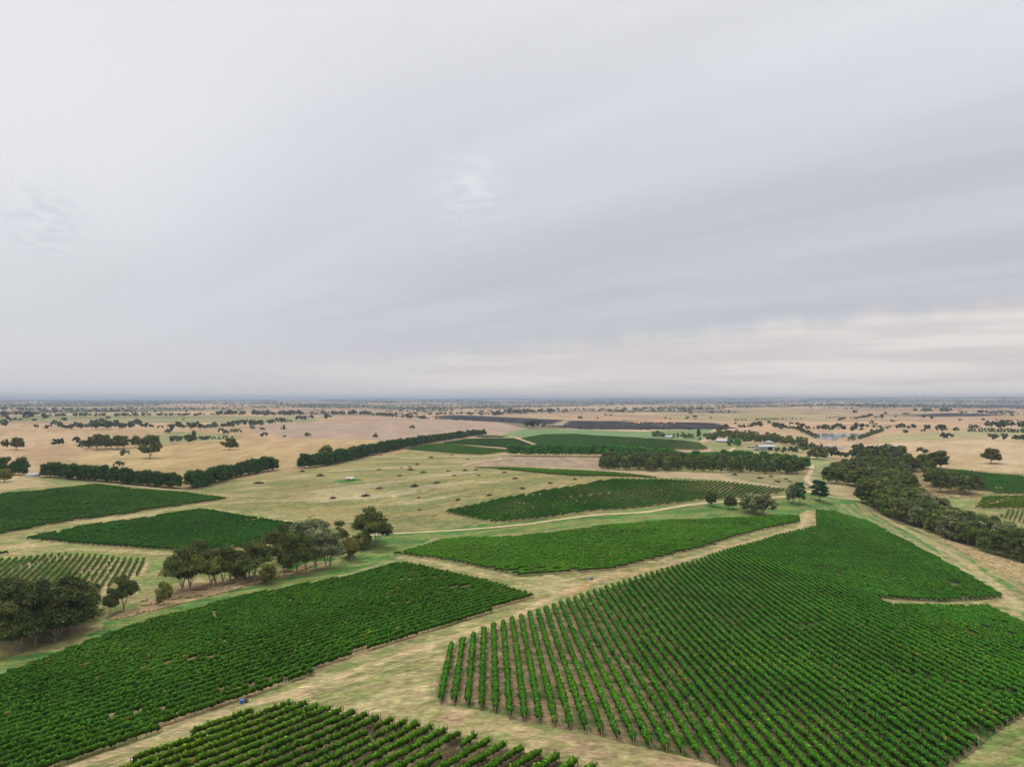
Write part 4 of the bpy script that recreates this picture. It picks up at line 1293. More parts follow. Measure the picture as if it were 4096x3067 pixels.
def tree_mesh(style, seed, lod):
    """lod 0 close, 1 middle, 2 distant -> (crown mesh, trunk mesh) with the base at the origin"""
    S = STYLES[style]
    R = np.random.RandomState(seed * 7 + 3)
    H, Wd = S['H'], S['W']
    rx = Wd / 2
    nc = (S['nc'] + (0 if S.get('col') else 12)) if lod < 2 else 16
    z0 = H * S['base']
    zc, rz = (z0 + H) / 2, (H - z0) / 2
    cents, crs = [], []
    lopx, lopy = 1 + 0.15 * R.randn(), 1 + 0.12 * R.randn()
    subs = []
    if not S.get('col') and lod == 0:
        ns = 5 + R.randint(3)
        for j in range(ns):                       # sub-crowns carried by the limbs, uneven in height
            th = 2 * math.pi * (j + 0.5 * R.rand()) / ns
            rr = rx * R.uniform(0.28, 0.60)
            rs = rx * R.uniform(0.34, 0.52)
            subs.append((math.cos(th) * rr * lopx, math.sin(th) * rr * lopy, z0 + (H - z0) * R.uniform(0.30, 0.62), rs))
        subs.append((R.randn() * 0.1 * rx, R.randn() * 0.1 * rx, H - rx * 0.48, rx * 0.48))
        subs.append((R.randn() * 0.2 * rx, R.randn() * 0.2 * rx, z0 + (H - z0) * 0.5, rx * 0.5))
    for k in range(nc):
        for _ in range(20):
            if subs:
                sx, sy, sz_, sr = subs[k % len(subs)]
                d_ = R.randn(3)
                d_ /= np.linalg.norm(d_)
                d_[2] = abs(d_[2]) * 1.1 - 0.45
                c_ = np.array([sx, sy, sz_]) + d_ * sr * 0.78 * np.array([1, 1, 0.95])
                c_[2] = min(c_[2], H * 0.93)
            else:
                phi = R.rand() * 2 * math.pi
                cz = R.uniform(-0.9, 1.0)
                rr = (1 - 0.50 * max(0, cz)) * (0.90 + 0.10 * (1 + min(0, cz)))
                rad_ = (0.50 + 0.38 * R.rand())
                irr = 1 + 0.25 * math.sin(phi * 2 + seed) + 0.15 * math.sin(phi * 3 + seed * 2.3)
                c_ = np.array([math.cos(phi) * rr * rad_ * rx * irr * lopx, math.sin(phi) * rr * rad_ * rx * irr * lopy, zc + cz * rz * 0.80])
            if all(np.linalg.norm(c_ - q) > Wd * 0.11 for q in cents):
                break
        cents.append(c_)
        crs.append(Wd * (S['cr'][0] + (S['cr'][1] - S['cr'][0]) * R.rand()) * (1.15 if lod == 2 else 1) * (1.0 if S.get('col') else 0.97))
    V, F, C, n = [], [], [], 0
    per, lsz = ((260, 0.21), (70, 0.40), (16, 0.85))[lod]
    lsz *= Wd / 11
    pal = np.array(S['pal'])
    for c_, cr_ in zip(cents, crs):
        k = int(per * (cr_ / (Wd * 0.165)) ** 2)
        d = R.randn(k, 3)
        d /= np.linalg.norm(d, axis=1)[:, None]
        d[:, 2] = np.where(d[:, 2] < -0.35, -d[:, 2] * 0.5, d[:, 2])
        lump = 1 + 0.22 * np.sin(d[:, 0] * 5 + c_[0]) * np.sin(d[:, 1] * 5 + c_[1] * 3) + 0.10 * R.randn(k)
        rad_ = cr_ * lump * (0.72 + 0.34 * R.rand(k))
        pos = c_ + d * rad_[:, None] * np.array([1, 1, S['flat']])
        nrm = d + 0.55 * R.randn(k, 3)
        nrm /= np.linalg.norm(nrm, axis=1)[:, None]
        a = np.cross(nrm, R.randn(k, 3))
        a /= np.linalg.norm(a, axis=1)[:, None] + 1e-9
        b_ = np.cross(nrm, a)
        sz = (lsz * (0.55 + 0.9 * R.rand(k)))[:, None]
        v = np.stack([pos - a * sz, pos - b_ * sz * 0.85, pos + a * sz, pos + b_ * sz * 0.85], 1).reshape(-1, 3)
        V.append(v)
        F.append(np.arange(n, n + 4 * k).reshape(-1, 4))
        n += 4 * k
        pc = pal[R.randint(len(pal))] * (0.85 + 0.35 * R.rand())
        lc = pc[None] * (0.60 + 0.85 * R.rand(k, 1))
        C.append(np.repeat(lc, 4, 0))
    # a closed, lumpy heart to each clump so the crown is not see-through
    ico = np.array([(0, 0, 1)] + [(math.cos(a_) * 0.89, math.sin(a_) * 0.89, 0.45) for a_ in np.arange(5) * 1.2566] +
                   [(math.cos(a_ + 0.628) * 0.89, math.sin(a_ + 0.628) * 0.89, -0.45) for a_ in np.arange(5) * 1.2566] + [(0, 0, -1)])
    icf = [(0, 1 + i, 1 + (i + 1) % 5) for i in range(5)] + [(1 + i, 6 + i, 1 + (i + 1) % 5) for i in range(5)] + \
          [(1 + (i + 1) % 5, 6 + i, 6 + (i + 1) % 5) for i in range(5)] + [(11, 6 + (i + 1) % 5, 6 + i) for i in range(5)]
    tri = []
    for c_, cr_ in zip(cents, crs):
        v = c_ + ico * cr_ * (0.72 if S.get('col') or lod else 0.55) * np.array([1, 1, S['flat']]) * (0.8 + 0.4 * R.rand(12, 1))
        V.append(v)
        tri.append(np.array(icf) + n)
        n += 12
        C.append(np.repeat(pal[R.randint(len(pal))][None] * 0.8, 12, 0))
    crown = mesh_np(style + '_crown', np.vstack(V), [np.concatenate(F), np.concatenate(tri)], np.vstack(C), leaf_mat)
    g = Geo()
    tr = 0.021 * H
    nl = S['limbs']
    fork = np.array([0.15 * R.randn(), 0.15 * R.randn(), max(z0 * 0.55, 0.6)])
    if nl <= 2:
        g.add(*tube([(0, 0, -0.4), (0.05, 0.02, z0), (0.1 * R.randn(), 0.1 * R.randn(), H * 0.85)], [tr, tr * 0.75, tr * 0.15], 6 if lod else 8))
    else:
        g.add(*tube([(0, 0, -0.4), (0.05, 0, fork[2] * 0.5), tuple(fork)], [tr * 1.5, tr * 1.2, tr], 6 if lod else 8))
    if lod < 2:
        pick = sorted(range(len(cents)), key=lambda i: cents[i][2])
        arms = []
        for j in range(nl if nl > 2 else 0):
            th = 2 * math.pi * (j + 0.4 * R.rand()) / nl
            e = np.array([math.cos(th) * rx * 0.30, math.sin(th) * rx * 0.30, z0 + (H - z0) * (0.35 + 0.2 * R.rand())])
            mid = fork * 0.5 + e * 0.5 + np.array([0, 0, -0.05 * H]) + R.randn(3) * 0.25
            g.add(*tube([fork, mid, e], [tr * 0.62, tr * 0.45, tr * 0.28], 5))
            arms.append(e)
        for i in pick:
            if R.rand() < 0.25 and nl > 2:
                continue
            a0 = min(arms, key=lambda q: np.linalg.norm(q - cents[i])) if arms else np.array([0, 0, min(max(z0, cents[i][2] * 0.7), H * 0.7)])
            m_ = (a0 + cents[i]) / 2 + R.randn(3) * 0.2
            g.add(*tube([a0, m_, cents[i]], [tr * 0.26, tr * 0.16, tr * 0.06], 4))
    trunk = g.mesh(style + '_trunk', dark_bark if style in ('windbreak', 'pine', 'belt', 'cypress') else bark_mat)
    return crown, trunk


_TM = {}


def get_tree(style, seed, lod):
    nv = {0: 5, 1: 5, 2: 4}[lod]
    key = (style, seed % nv, lod)
    if key not in _TM:
        _TM[key] = tree_mesh(style, seed % nv + 1, lod)
    return _TM[key]


TREES = []          # dict(x, y, z, h (m), w (m), style, label, group, name)
TRN = random.Random(8)


def add_tree(px, py, hpx, style='gum', cluster='', aspect=None, label=None):
    TREES.append(dict(px=px, py=py, hpx=hpx, style=style, cl=cluster, asp=aspect, label=label))


def zlist(cluster, txt, ox, oy, s, style='gum', dh=40):
    """entries 'x,y[,h[,aspect]]' read off an enlargement with origin (ox,oy) and scale s"""
    for e in txt.split():
        v = [float(q) for q in e.split(',')]
        h = v[2] if len(v) > 2 else dh
        add_tree(ox + v[0] * s, oy + v[1] * s, h * s, style, cluster, v[3] if len(v) > 3 else None)


def line_of(cluster, pts, n, h0, h1, style, jit=0.25, px_jit=0, aspect=None):
    """n trees spaced evenly on the ground along a photo polyline, pixel heights h0..h1"""
    P = np.array(pts, float)
    X, Y, Z = at(P[:, 0], P[:, 1])
    seg = np.hypot(np.diff(X), np.diff(Y))
    t = np.concatenate([[0], np.cumsum(seg)])
    tt = (np.arange(n) + 0.5) / n * t[-1] + np.array([TRN.uniform(-jit, jit) for _ in range(n)]) * t[-1] / n
    x, y = np.interp(tt, t, X), np.interp(tt, t, Y)
    for i in range(n):
        xx, yy = x[i] + TRN.uniform(-1, 1) * px_jit, y[i] + TRN.uniform(-1, 1) * px_jit
        a, b_ = proj(xx, yy, terrain(xx, yy))
        f = tt[i] / t[-1]
        TREES.append(dict(px=float(a), py=float(b_), hpx=(h0 + (h1 - h0) * f) * TRN.uniform(0.86, 1.12), style=style, cl=cluster, asp=aspect, label=None, xy=(xx, yy)))


def fill(cluster, poly, spacing, hm, style, nmax=400, seed=1, styles=None):
    """Poisson-like scatter inside a photo polygon, spacing and height in metres"""
    G = ground_pts(poly)
    R = random.Random(seed)
    pts = []
    x0, x1, y0, y1 = G[:, 0].min(), G[:, 0].max(), G[:, 1].min(), G[:, 1].max()
    for _ in range(6000):
        x, y = R.uniform(x0, x1), R.uniform(y0, y1)
        if not inpoly(np.array([x]), np.array([y]), G)[0]:
            continue
        if all((x - a) ** 2 + (y - b_) ** 2 > spacing ** 2 for a, b_ in pts):
            pts.append((x, y))
        if len(pts) >= nmax:
            break
    for x, y in pts:
        a, b_ = proj(x, y, terrain(x, y))
        D = math.hypot(x, y)
        st = R.choice(styles) if styles else style
        TREES.append(dict(px=float(a), py=float(b_), hpx=hm * R.uniform(0.75, 1.2) * FPX / D, style=st, cl=cluster, asp=None, label=None, xy=(x, y)))
    return len(pts)


# creek-side trees at the lower left
A4 = (0, 2200, 0.3165)
zlist('creekwest', '25,1150,640 80,1010,520 235,1270,610 330,1060,560 450,1190,640 560,1020,520 690,1140,560,1.1 800,1000,560 900,1040,480,1.25 950,900,470 560,880,420 180,900,440 20,900,420 840,820,400', *A4, style='dense')
zlist('creekwest', '1000,800,380', *A4)
zlist('creekgrey', '1100,832,360,0.75', *A4, style='greygum')
zlist('creekpair', '1385,830,310,0.6 1565,765,400,0.85', *A4)
zlist('creekpair', '2070,690,260,0.65', *A4, style='bush')
A3 = (600, 2050, 0.4747)
zlist('creekmid', '265,675,350,0.85 340,655,330,0.9 510,620,270,0.95 555,608,290,0.85 620,598,250,0.8 680,585,300,0.8 835,548,290,0.9 880,575,330,0.95 1130,538,340,0.7 1240,515,320,0.75 1310,505,300,0.7', *A3)
zlist('creekmid', '1000,600,158,0.9', *A3, style='bush')
zlist('creekmid', '1395,475,330,0.8 1480,462,300,0.7 1520,462,320,0.85', *A3, style='greygum')
zlist('creekmid', '1335,350,310,1.0 1440,340,290,0.9', *A3, style='greygum')
zlist('creekmid', '1590,300,230,0.8 1110,420,310,0.9 370,470,230,1.0 440,480,210', *A3)
zlist('creekmid', '1695,402,200,0.7 1665,380,130', *A3, style='bush')
zlist('bigoak', '1835,245,290,0.95 1915,292,300,0.9', *A3)
zlist('bigoak', '1790,300,110,1.3 1740,300,90,1.2 745,560,80,1.1 1160,490,90,0.7', *A3, style='bush')
# beside the dirt track
A6 = (2400, 1880, 0.4069)
zlist('tracktrees', '1098,352,125,0.85 1262,385,112,0.8 1308,380,100,0.7', *A6)
zlist('tracktrees', '1525,425,185,1.15 1598,445,205,1.1 1470,400,150,1.0', *A6, style='greygum')
zlist('junction', '1900,325,185,0.75', *A6, style='greygum')
zlist('junction', '1965,330,210,0.5', *A6, style='cypress')
zlist('junction', '2160,305,195,0.95', *A6, style='cypress')
# windbreaks
line_of('hedgewest', [(-60, 1893), (20, 1896), (108, 1900)], 5, 46, 46, 'windbreak')
add_tree(17, 1927, 36, 'bush', 'tankbush')
line_of('hedgetank', [(185, 1906), (360, 1921), (500, 1933), (620, 1944), (712, 1953)], 31, 42, 49, 'windbreak')
line_of('hedgemid', [(762, 1953), (807, 1944), (902, 1917), (1050, 1886), (1100, 1879)], 23, 50, 44, 'windbreak')
line_of('hedgelong', [(1203, 1873), (1294, 1863), (1380, 1844), (1475, 1821), (1593, 1797), (1712, 1773), (1760, 1765), (1902, 1741), (1943, 1736)], 112, 45, 17, 'windbreak')
add_tree(1305, 1855, 62, 'gum', 'hedgegum', 1.2)
# pines
line_of('pines', [(2036, 1823), (2380, 1826), (2503, 1835)], 40, 39, 43, 'pine', aspect=0.78)
line_of('pines', [(2510, 1836), (2700, 1840)], 13, 43, 41, 'pine', aspect=1.0)
add_tree(2783, 1841, 34, 'pine', 'lonepine', 1.0)
line_of('pineseast', [(2876, 1835), (3012, 1843)], 11, 32, 30, 'pine')
line_of('pineseast', [(3050, 1850), (3150, 1862), (3240, 1878)], 10, 38, 40, 'pine')
# mixed belt in front of the pines
fill('mixedbelt', [(2389, 1877), (2560, 1885), (2800, 1889), (3050, 1896), (3203, 1898), (3210, 1878), (3050, 1868), (2800, 1866), (2560, 1858), (2400, 1862)], 6.2, 13.5, 'belt', 110, 3, ['belt', 'belt', 'belt', 'creek'])
# creek belt on the right
fill('creekeast', [(3443, 2004), (3532, 2056), (3646, 2106), (3706, 2120), (3808, 2162), (3929, 2203), (4030, 2234), (4160, 2265), (4160, 2215), (4030, 2180), (3934, 2150), (3804, 2100),
                   (3700, 2045), (3620, 1960), (3520, 1925), (3460, 1945)], 7.4, 15.0, 'creek', 120, 5, ['creek', 'creek', 'creek', 'gum', 'creek', 'greygum'])
fill('creeknorth', [(3300, 1931), (3340, 1890), (3440, 1868), (3560, 1862), (3640, 1880), (3620, 1960), (3520, 1930), (3440, 1945), (3330, 1934)], 9.5, 11.5, 'creek', 70, 6, ['creek', 'gum', 'creek'])
R4 = (3000, 1550, 0.4955)
zlist('creekfar', '870,560,80 930,570,70 960,600,90 1010,560,60 1050,590,90 1100,570,70 1130,600,60 1170,650,70 1190,560,60 1215,590,70 1230,565,70 880,520,55,0.9 1000,530,50 1085,545,55 1230,530,50,0.6 830,545,45', *R4, style='creek')
zlist('creekfar', '1265,660,100 1300,680,90 1340,675,80 1380,650,80 1410,655,90 1490,650,95 1440,640,80', *R4)
zlist('creekoutlier', '1540,655,112,1.0 1390,556,60,1.2 1950,612,88,1.15 1540,842,135,0.8 1470,800,120 1450,720,100 1660,832,110,0.7 1735,858,110,1.1 1800,815,95,1.2', *R4)
# line in front of the small dam
zlist('damline', '225,530,45 285,536,45 335,532,45 400,532,50 445,522,55 540,577,85,1.2 600,562,70 650,572,60 700,578,60 760,586,60 815,584,60 840,578,55 420,490,45 480,500,45 520,505,45 560,515,50 620,525,45 660,540,50', *R4, style='creek')
# homestead
H5 = (2600, 1640, 0.3165)
zlist('homestead', '50,345,70 90,348,80 130,350,82 185,352,48 240,330,32 300,356,55 350,356,60 420,362,80 470,367,68 520,366,65 615,352,100,0.6 632,386,40 690,345,50 720,346,50 760,345,55', *H5, style='creek')
fill('homestead', [(2820, 1762), (2850, 1748), (2900, 1738), (2960, 1742), (3050, 1752), (3140, 1765), (3225, 1773), (3232, 1782), (3150, 1786), (3110, 1776), (2960, 1772), (2900, 1755), (2850, 1768)], 9, 11, 'creek', 95, 9)
fill('creekfar', [(3425, 1850), (3440, 1815), (3520, 1805), (3600, 1815), (3620, 1845), (3560, 1862), (3480, 1862)], 11, 10.5, 'creek', 30, 12)
line_of('driveway', [(2913, 1791), (2926, 1774)], 3, 25, 22, 'pine')
line_of('driveway', [(2946, 1790), (2956, 1774)], 3, 24, 22, 'pine')
line_of('poplarline', [(2872, 1735), (2908, 1711)], 9, 20, 14, 'creek')
line_of('damhedge', [(3386, 1766), (3440, 1758), (3533, 1727)], 22, 17, 14, 'belt')
line_of('damhedgewest', [(3195, 1728), (3235, 1742), (3268, 1760)], 14, 16, 16, 'creek')
# paddocks to the left
Z1 = (0, 1550, 0.4747)
zlist('paddock', '25,525,68,1.05 140,525,75,1.1 485,502,56,0.7 650,485,55,1.2 675,522,40,0.7 715,517,42 740,512,60 775,512,75 820,527,105,0.9 850,512,60 890,514,90,0.8 935,517,70 995,521,90,1.1 1040,510,80 1145,506,78,0.95 1205,511,50', *Z1)
zlist('paddock', '1265,595,172,0.95', *Z1)
zlist('paddock', '1050,600,66,1.0 1000,690,60,1.5 1490,472,58,0.95 1590,470,55,1.1 1632,468,85,0.4 1692,462,45,0.6 1750,460,48,1.3 1800,455,35,2 1850,452,32,2 1900,445,38,1.4 1960,442,28,2 1935,525,82,1.1', *Z1)
zlist('ridgeline', '20,352,66,1.0 305,357,35,1.3 385,358,32,1.2 420,358,34 475,357,68,0.9 535,356,30,1.5 570,356,28 610,354,34 655,354,45,1.2 690,354,44 745,352,45 790,351,40 830,351,66 865,351,60 905,350,48 945,350,62 985,350,52 1020,350,40 1050,350,40 1105,340,45 1140,353,62,1.2 1210,352,42 1240,354,50 1275,353,30 1350,360,38,1.1 1430,352,40 1420,389,34,1.3 1460,355,40 1495,378,66,1.1 1530,352,35 1590,358,55 1655,369,66,1.0 1720,352,30 1750,352,34 1790,369,62 1825,352,36 1870,352,40 1860,388,40 1895,402,40 1915,352,50 1945,340,40 1970,390,40 2010,395,40 1985,345,66 2045,338,60 2085,335,55 2125,335,50 2130,362,30 2165,330,45 2190,330,45 2195,362,22', *Z1)
zlist('ridgefar', '38,280,42 245,279,56,0.9 287,281,18 405,281,50,1.0', *Z1)
Z2 = (1000, 1550, 0.4747)
zlist('middlepad', '15,362,40 40,318,34 90,318,38 150,318,40 185,318,42 240,313,58,0.9 295,306,40 337,299,26 108,365,24,1.6 285,370,46,1.1 118,425,42,1.9 290,421,18,2.4 480,424,38,1.9 1055,435,46,1.1 1362,356,36,0.8 655,280,52,0.5 420,283,38 445,282,42 515,266,34,0.5 537,269,20 560,237,28 525,237,30', *Z2)
Z3 = (2000, 1550, 0.4747)
zlist('burntedge', '215,342,48,1.1 255,343,52 290,343,50 335,315,36 370,346,38,1.0 545,352,32,0.8 665,352,20,1.6', *Z3)
zlist('burntedge', '890,244,26 935,246,18,1.8 1035,286,12,2 1060,285,12,2 1640,262,24,1.8 1600,235,30 1780,225,26 1985,316,24,1.3 2020,346,28,0.7 2045,347,30,0.7 2110,346,40,1.0 2150,342,44,1.2 2180,335,36', *Z3)
zlist('dampad', '20,330,40,1.2 60,330,44 85,298,20 152,303,32,1.2 197,336,46,0.7 225,312,26 262,313,26 262,342,36 285,342,32 320,342,30,0.6 345,343,28,0.6 360,343,28,0.6 388,346,26,0.6 335,310,26 385,308,22 420,347,48 465,349,34 535,342,30,0.6 580,356,42 610,352,46,0.9 670,360,48,0.6 705,360,62,0.95 745,357,50,0.6 835,360,42,0.8 877,332,40,0.7 902,352,22,1.2 940,333,32,1.2 985,306,32,1.0 1000,334,28,1.1 1020,305,16 992,373,28,1.2 1048,336,26 1070,339,18 1100,340,20 1130,336,26 1205,338,34 1230,341,42,1.3 1280,336,22 1310,337,34,1.1 1250,379,32,1.3', *R4)
zlist('dampad', '1065,260,38,1.1 1095,222,20,0.7 1180,248,20,1.2 1150,290,28,0.9 1466,266,30,0.9 1405,252,24 1425,350,40,1.1 1400,365,28,1.2 1550,366,54,1.4 1665,361,32,1.2 1570,422,46,0.8 1612,420,40,1.3 1960,425,42,1.1 2040,422,38,0.6 1700,278,22 1885,273,20,1.2 1990,272,14,1.5 2035,292,20,1.2 1242,228,22 1270,228,22 820,262,22,1.6 850,262,20 880,256,20 905,254,24 930,252,26 970,252,34 850,214,28 1015,250,14 725,272,22 745,270,24 770,266,26', *R4)
line_of('easthedge', [(3870, 1728), (4096, 1732), (4160, 1733)], 22, 14, 15, 'belt')
zlist('easthedge', '1780,345,40 1830,342,36 1920,336,50 1970,335,48 2050,338,60 2100,338,62 2150,338,58 2190,340,50', *R4)
line_of('easthedge', [(4050, 1763), (4140, 1765)], 7, 18, 18, 'creek')
line_of('farrow', [(3020, 1682), (3120, 1679), (3215, 1678)], 18, 8, 7, 'belt')
line_of('farrow', [(3305, 1674), (3360, 1672)], 7, 7, 6, 'belt')
line_of('farrow', [(2940, 1683), (2985, 1683)], 5, 8, 8, 'belt')
# bands of trees on the middle-distance ridges
line_of('band', [(1295, 1663), (1490, 1662)], 18, 16, 17, 'gum', px_jit=25)
line_of('band', [(1490, 1666), (1690, 1679)], 22, 15, 14, 'creek', px_jit=30)
line_of('band', [(1690, 1678), (2040, 1687)], 22, 9, 9, 'creek', px_jit=15)
line_of('band', [(215, 1668), (480, 1668), (800, 1666)], 40, 12, 12, 'creek', px_jit=25)
line_of('band', [(900, 1664), (1230, 1662)], 34, 19, 17, 'creek', px_jit=70)
line_of('band', [(840, 1662), (895, 1662)], 5, 7, 7, 'creek')
line_of('band', [(3690, 1651), (3790, 1648)], 16, 13, 13, 'creek', px_jit=50)
line_of('band', [(3850, 1658), (4030, 1654)], 12, 10, 12, 'creek', px_jit=20)
line_of('band', [(1720, 1660), (2050, 1656)], 24, 9, 12, 'creek', px_jit=60)
line_of('band', [(-20, 1664), (180, 1662)], 12, 12, 10, 'creek', px_jit=20)
line_of('band', [(0, 1642), (400, 1646)], 34, 10, 10, 'creek', px_jit=60)
line_of('band', [(400, 1650), (520, 1650)], 12, 9, 9, 'creek', px_jit=60)
line_of('band', [(2000, 1655), (2170, 1652)], 22, 14, 14, 'creek', px_jit=90)

need = [t for t in TREES if 'xy' not in t]
X, Y, Z = at([t['px'] for t in need], [t['py'] for t in need])
for t, x, y in zip(need, X, Y):
    t['xy'] = (float(x), float(y))
for t in TREES:
    x, y = t['xy']
    t['D'] = math.hypot(x, y)
    t['h'] = t['hpx'] * t['D'] / FPX
TREES = [t for t in TREES if -30 < t['px'] < 4130]
for t in TREES:
    if t['hpx'] < 75:
        t['h'] *= 1.14
        t['hpx'] *= 1.14
NAME = {'gum': 'gum_tree', 'greygum': 'gum_tree', 'bush': 'bushy_tree', 'creek': 'gum_tree', 'dense': 'gum_tree', 'windbreak': 'windbreak_tree', 'pine': 'pine_tree', 'belt': 'belt_tree', 'cypress': 'cypress_tree'}
CAT = {'gum_tree': 'gum tree', 'bushy_tree': 'small tree', 'windbreak_tree': 'hedge tree', 'pine_tree': 'pine tree', 'belt_tree': 'slender tree', 'cypress_tree': 'cypress'}
CLAB = {   # counting key ('x' along the picture, 'd' distance), phrase
    'creekwest': ('x', '{o} dark gum of the dense clump by the long block, from the picture edge'),
    'creekgrey': ('x', 'grey-leaved gum with thick dark trunk at the end of the dense creek clump'),
    'creekpair': ('x', '{o} of three open-crowned trees standing in straw between the two creek clumps'),
    'creekmid': ('x', '{o} {k} along the creek clump above the long block, towards the dirt track'),
    'bigoak': ('x', '{o} {k} at the broad twin-trunked trees where the dirt track starts'),
    'tracktrees': ('x', '{o} {k} on the green verge under the dirt track, counting towards the junction'),
    'junction': ('x', '{o} of three tall trees at the dirt track junction, counting towards the creek belt'),
    'hedgewest': ('x', '{o} dark hedge tree before the white water tank'),
    'tankbush': ('x', 'small round dark tree on the straw mound near the white water tank'),
    'hedgetank': ('x', '{o} tree of the dark windbreak hedge starting beside the white water tank'),
    'hedgemid': ('x', '{o} tree of the short middle windbreak hedge between the two longer ones'),
    'hedgelong': ('x', '{o} tree, from its near end, of the long windbreak hedge climbing the hill'),
    'hedgegum': ('x', 'round gum rising above the near end of the long windbreak hedge'),
    'pines': ('x', '{o} pine of the long bright green row behind the bare stubble field'),
    'lonepine': ('x', 'single round pine standing apart between the two pine rows'),
    'pineseast': ('x', '{o} pine of the short row ending at the twin-rutted track'),
    'mixedbelt': ('x', '{o} {k} of the mixed belt before the pines, counting towards the rutted track'),
    'creekeast': ('d', '{o} {k} of the dense diagonal creek belt, counting towards its far end'),
    'creeknorth': ('x', '{o} {k} of the wide grove at the far end of the creek belt'),
    'creekfar': ('x', '{o} {k} of the scattered grove below the pale paddock'),
    'creekoutlier': ('x', '{o} gum standing clear of the creek belt towards the far vineyard'),
    'damline': ('x', '{o} {k} of the tree line in front of the small pale dam'),
    'homestead': ('x', '{o} {k} of the dark grove around the white farmhouses'),
    'driveway': ('x', '{o} round tree flanking the sandy driveway'),
    'poplarline': ('d', '{o} tree of the pale line running back from the homestead grove'),
    'damhedge': ('x', '{o} tree of the dark hedge sloping beside the wide dam'),
    'damhedgewest': ('x', '{o} tree of the hedge at the dam end nearer the homestead'),
    'paddock': ('x', '{o} gum scattered on the golden paddock above the windbreaks'),
    'ridgeline': ('x', '{o} gum of the broken tree line crossing the far golden paddock'),
    'ridgefar': ('x', '{o} tiny gum on the rise behind the broken tree line'),
    'middlepad': ('x', '{o} gum dotted over the pinkish paddock behind the long windbreak'),
    'burntedge': ('x', '{o} tree on the edge of the black burnt stubble'),
    'dampad': ('x', '{o} gum of those scattered behind and beside the wide dam'),
    'easthedge': ('x', '{o} tree of the dark hedge running off the far paddock edge'),
    'farrow': ('x', '{o} tiny tree of the thin row behind the dam paddocks'),
    'band': ('x', '{o} tiny tree of the bands along the hazy middle ridges'),
}
cls = {}
for t in TREES:
    cls.setdefault(t['cl'], []).append(t)
for c_, L in cls.items():
    kk = CLAB[c_][0]
    L.sort(key=(lambda t: t['px']) if kk == 'x' else (lambda t: t['D']))
    for i, t in enumerate(L):
        word = 'farm tree' if t['cl'] == 'homestead' else CAT[NAME[t['style']]]
        t['label'] = CLAB[c_][1].format(o=ordinal(i + 1), k=word)
def tname(t):
    return 'farm_tree' if t['cl'] == 'homestead' else NAME[t['style']]


byname = {}
for t in TREES:
    byname.setdefault(tname(t), []).append(t)
print('trees', {k: len(v) for k, v in byname.items()})
rest = []
keep = []
for k, L in byname.items():
    L.sort(key=lambda t: -t['hpx'])
    keep += L[:285]
    rest += L[285:]
for i, t in enumerate(keep):
    hp = t['hpx'] / 4
    lod = 0 if hp > 22 else (1 if hp > 9 else 2)
    st = t['style']
    S = STYLES[st]
    cr_, tr_ = get_tree(st, i * 7 + int(t['px']), lod)
    x, y = t['xy']
    z = float(terrain(x, y))
    root = thing(tname(t), t['label'], 'farm tree' if t['cl'] == 'homestead' else CAT[NAME[st]], (x, y, z), TRN.uniform(0, 6.28))
    k = t['h'] / S['H']
    a = t['asp']
    if a:
        kx = 0.92 * a * t['h'] / S['W']
        kx = max(min(kx, k * 2.4), k * 0.45)
    else:
        kx = k * TRN.uniform(0.88, 1.12)
    root.scale = (kx, kx, k)
    root['group'] = {'x': 'trees', 'd': 'trees'}['x'] + ' of the ' + {'creekwest': 'dense creek clump', 'creekmid': 'creek clump', 'creekeast': 'diagonal creek belt', 'creeknorth': 'creek belt grove', 'pines': 'pine row',
                    'mixedbelt': 'mixed belt', 'hedgelong': 'long windbreak', 'hedgetank': 'water tank windbreak', 'hedgemid': 'middle windbreak', 'homestead': 'homestead grove', 'paddock': 'golden paddock',
                    'ridgeline': 'broken tree line', 'dampad': 'dam paddocks'}.get(t['cl'], 'farmland')
    link('crown', cr_, root)
    link('trunk', tr_, root)

# the countless small trees towards the horizon: one object
R = np.random.RandomState(77)
NT = 34000
dd = np.exp(R.uniform(math.log(2400), math.log(24000), NT))
aa = R.uniform(-0.72, 0.72, NT)
fx, fy = dd * np.sin(aa), dd * np.cos(aa)
dens = fbm(fx, fy, 1700, 4, 34) + 0.10 * sstep(4000, 9000, dd) + 0.25 * sstep(8000, 16000, dd)
dens2 = fbm(fx / 3.0, fy, 420, 3, 301)
tmx, tmy = (fx + 260 * fbm(fx, fy, 1500, 2, 31)) / 620.0, (fy + 260 * fbm(fx, fy, 1500, 2, 32)) / 930.0
tmy = tmy + 0.5 * (np.floor(tmx) % 2)
edgy = np.minimum(np.minimum(tmx % 1, 1 - tmx % 1) * 620, np.minimum(tmy % 1, 1 - tmy % 1) * 930)
p = (0.015 + 0.95 * sstep(0.10, 0.36, dens + 0.6 * dens2)) * (0.35 + 0.65 * sstep(3500, 7000, dd)) + 0.55 * (edgy < 16) * (fbm(fx, fy, 900, 2, 302) > 0.0)
ok = R.rand(NT) < p
ppx, ppy = proj(fx, fy, terrain(fx, fy))
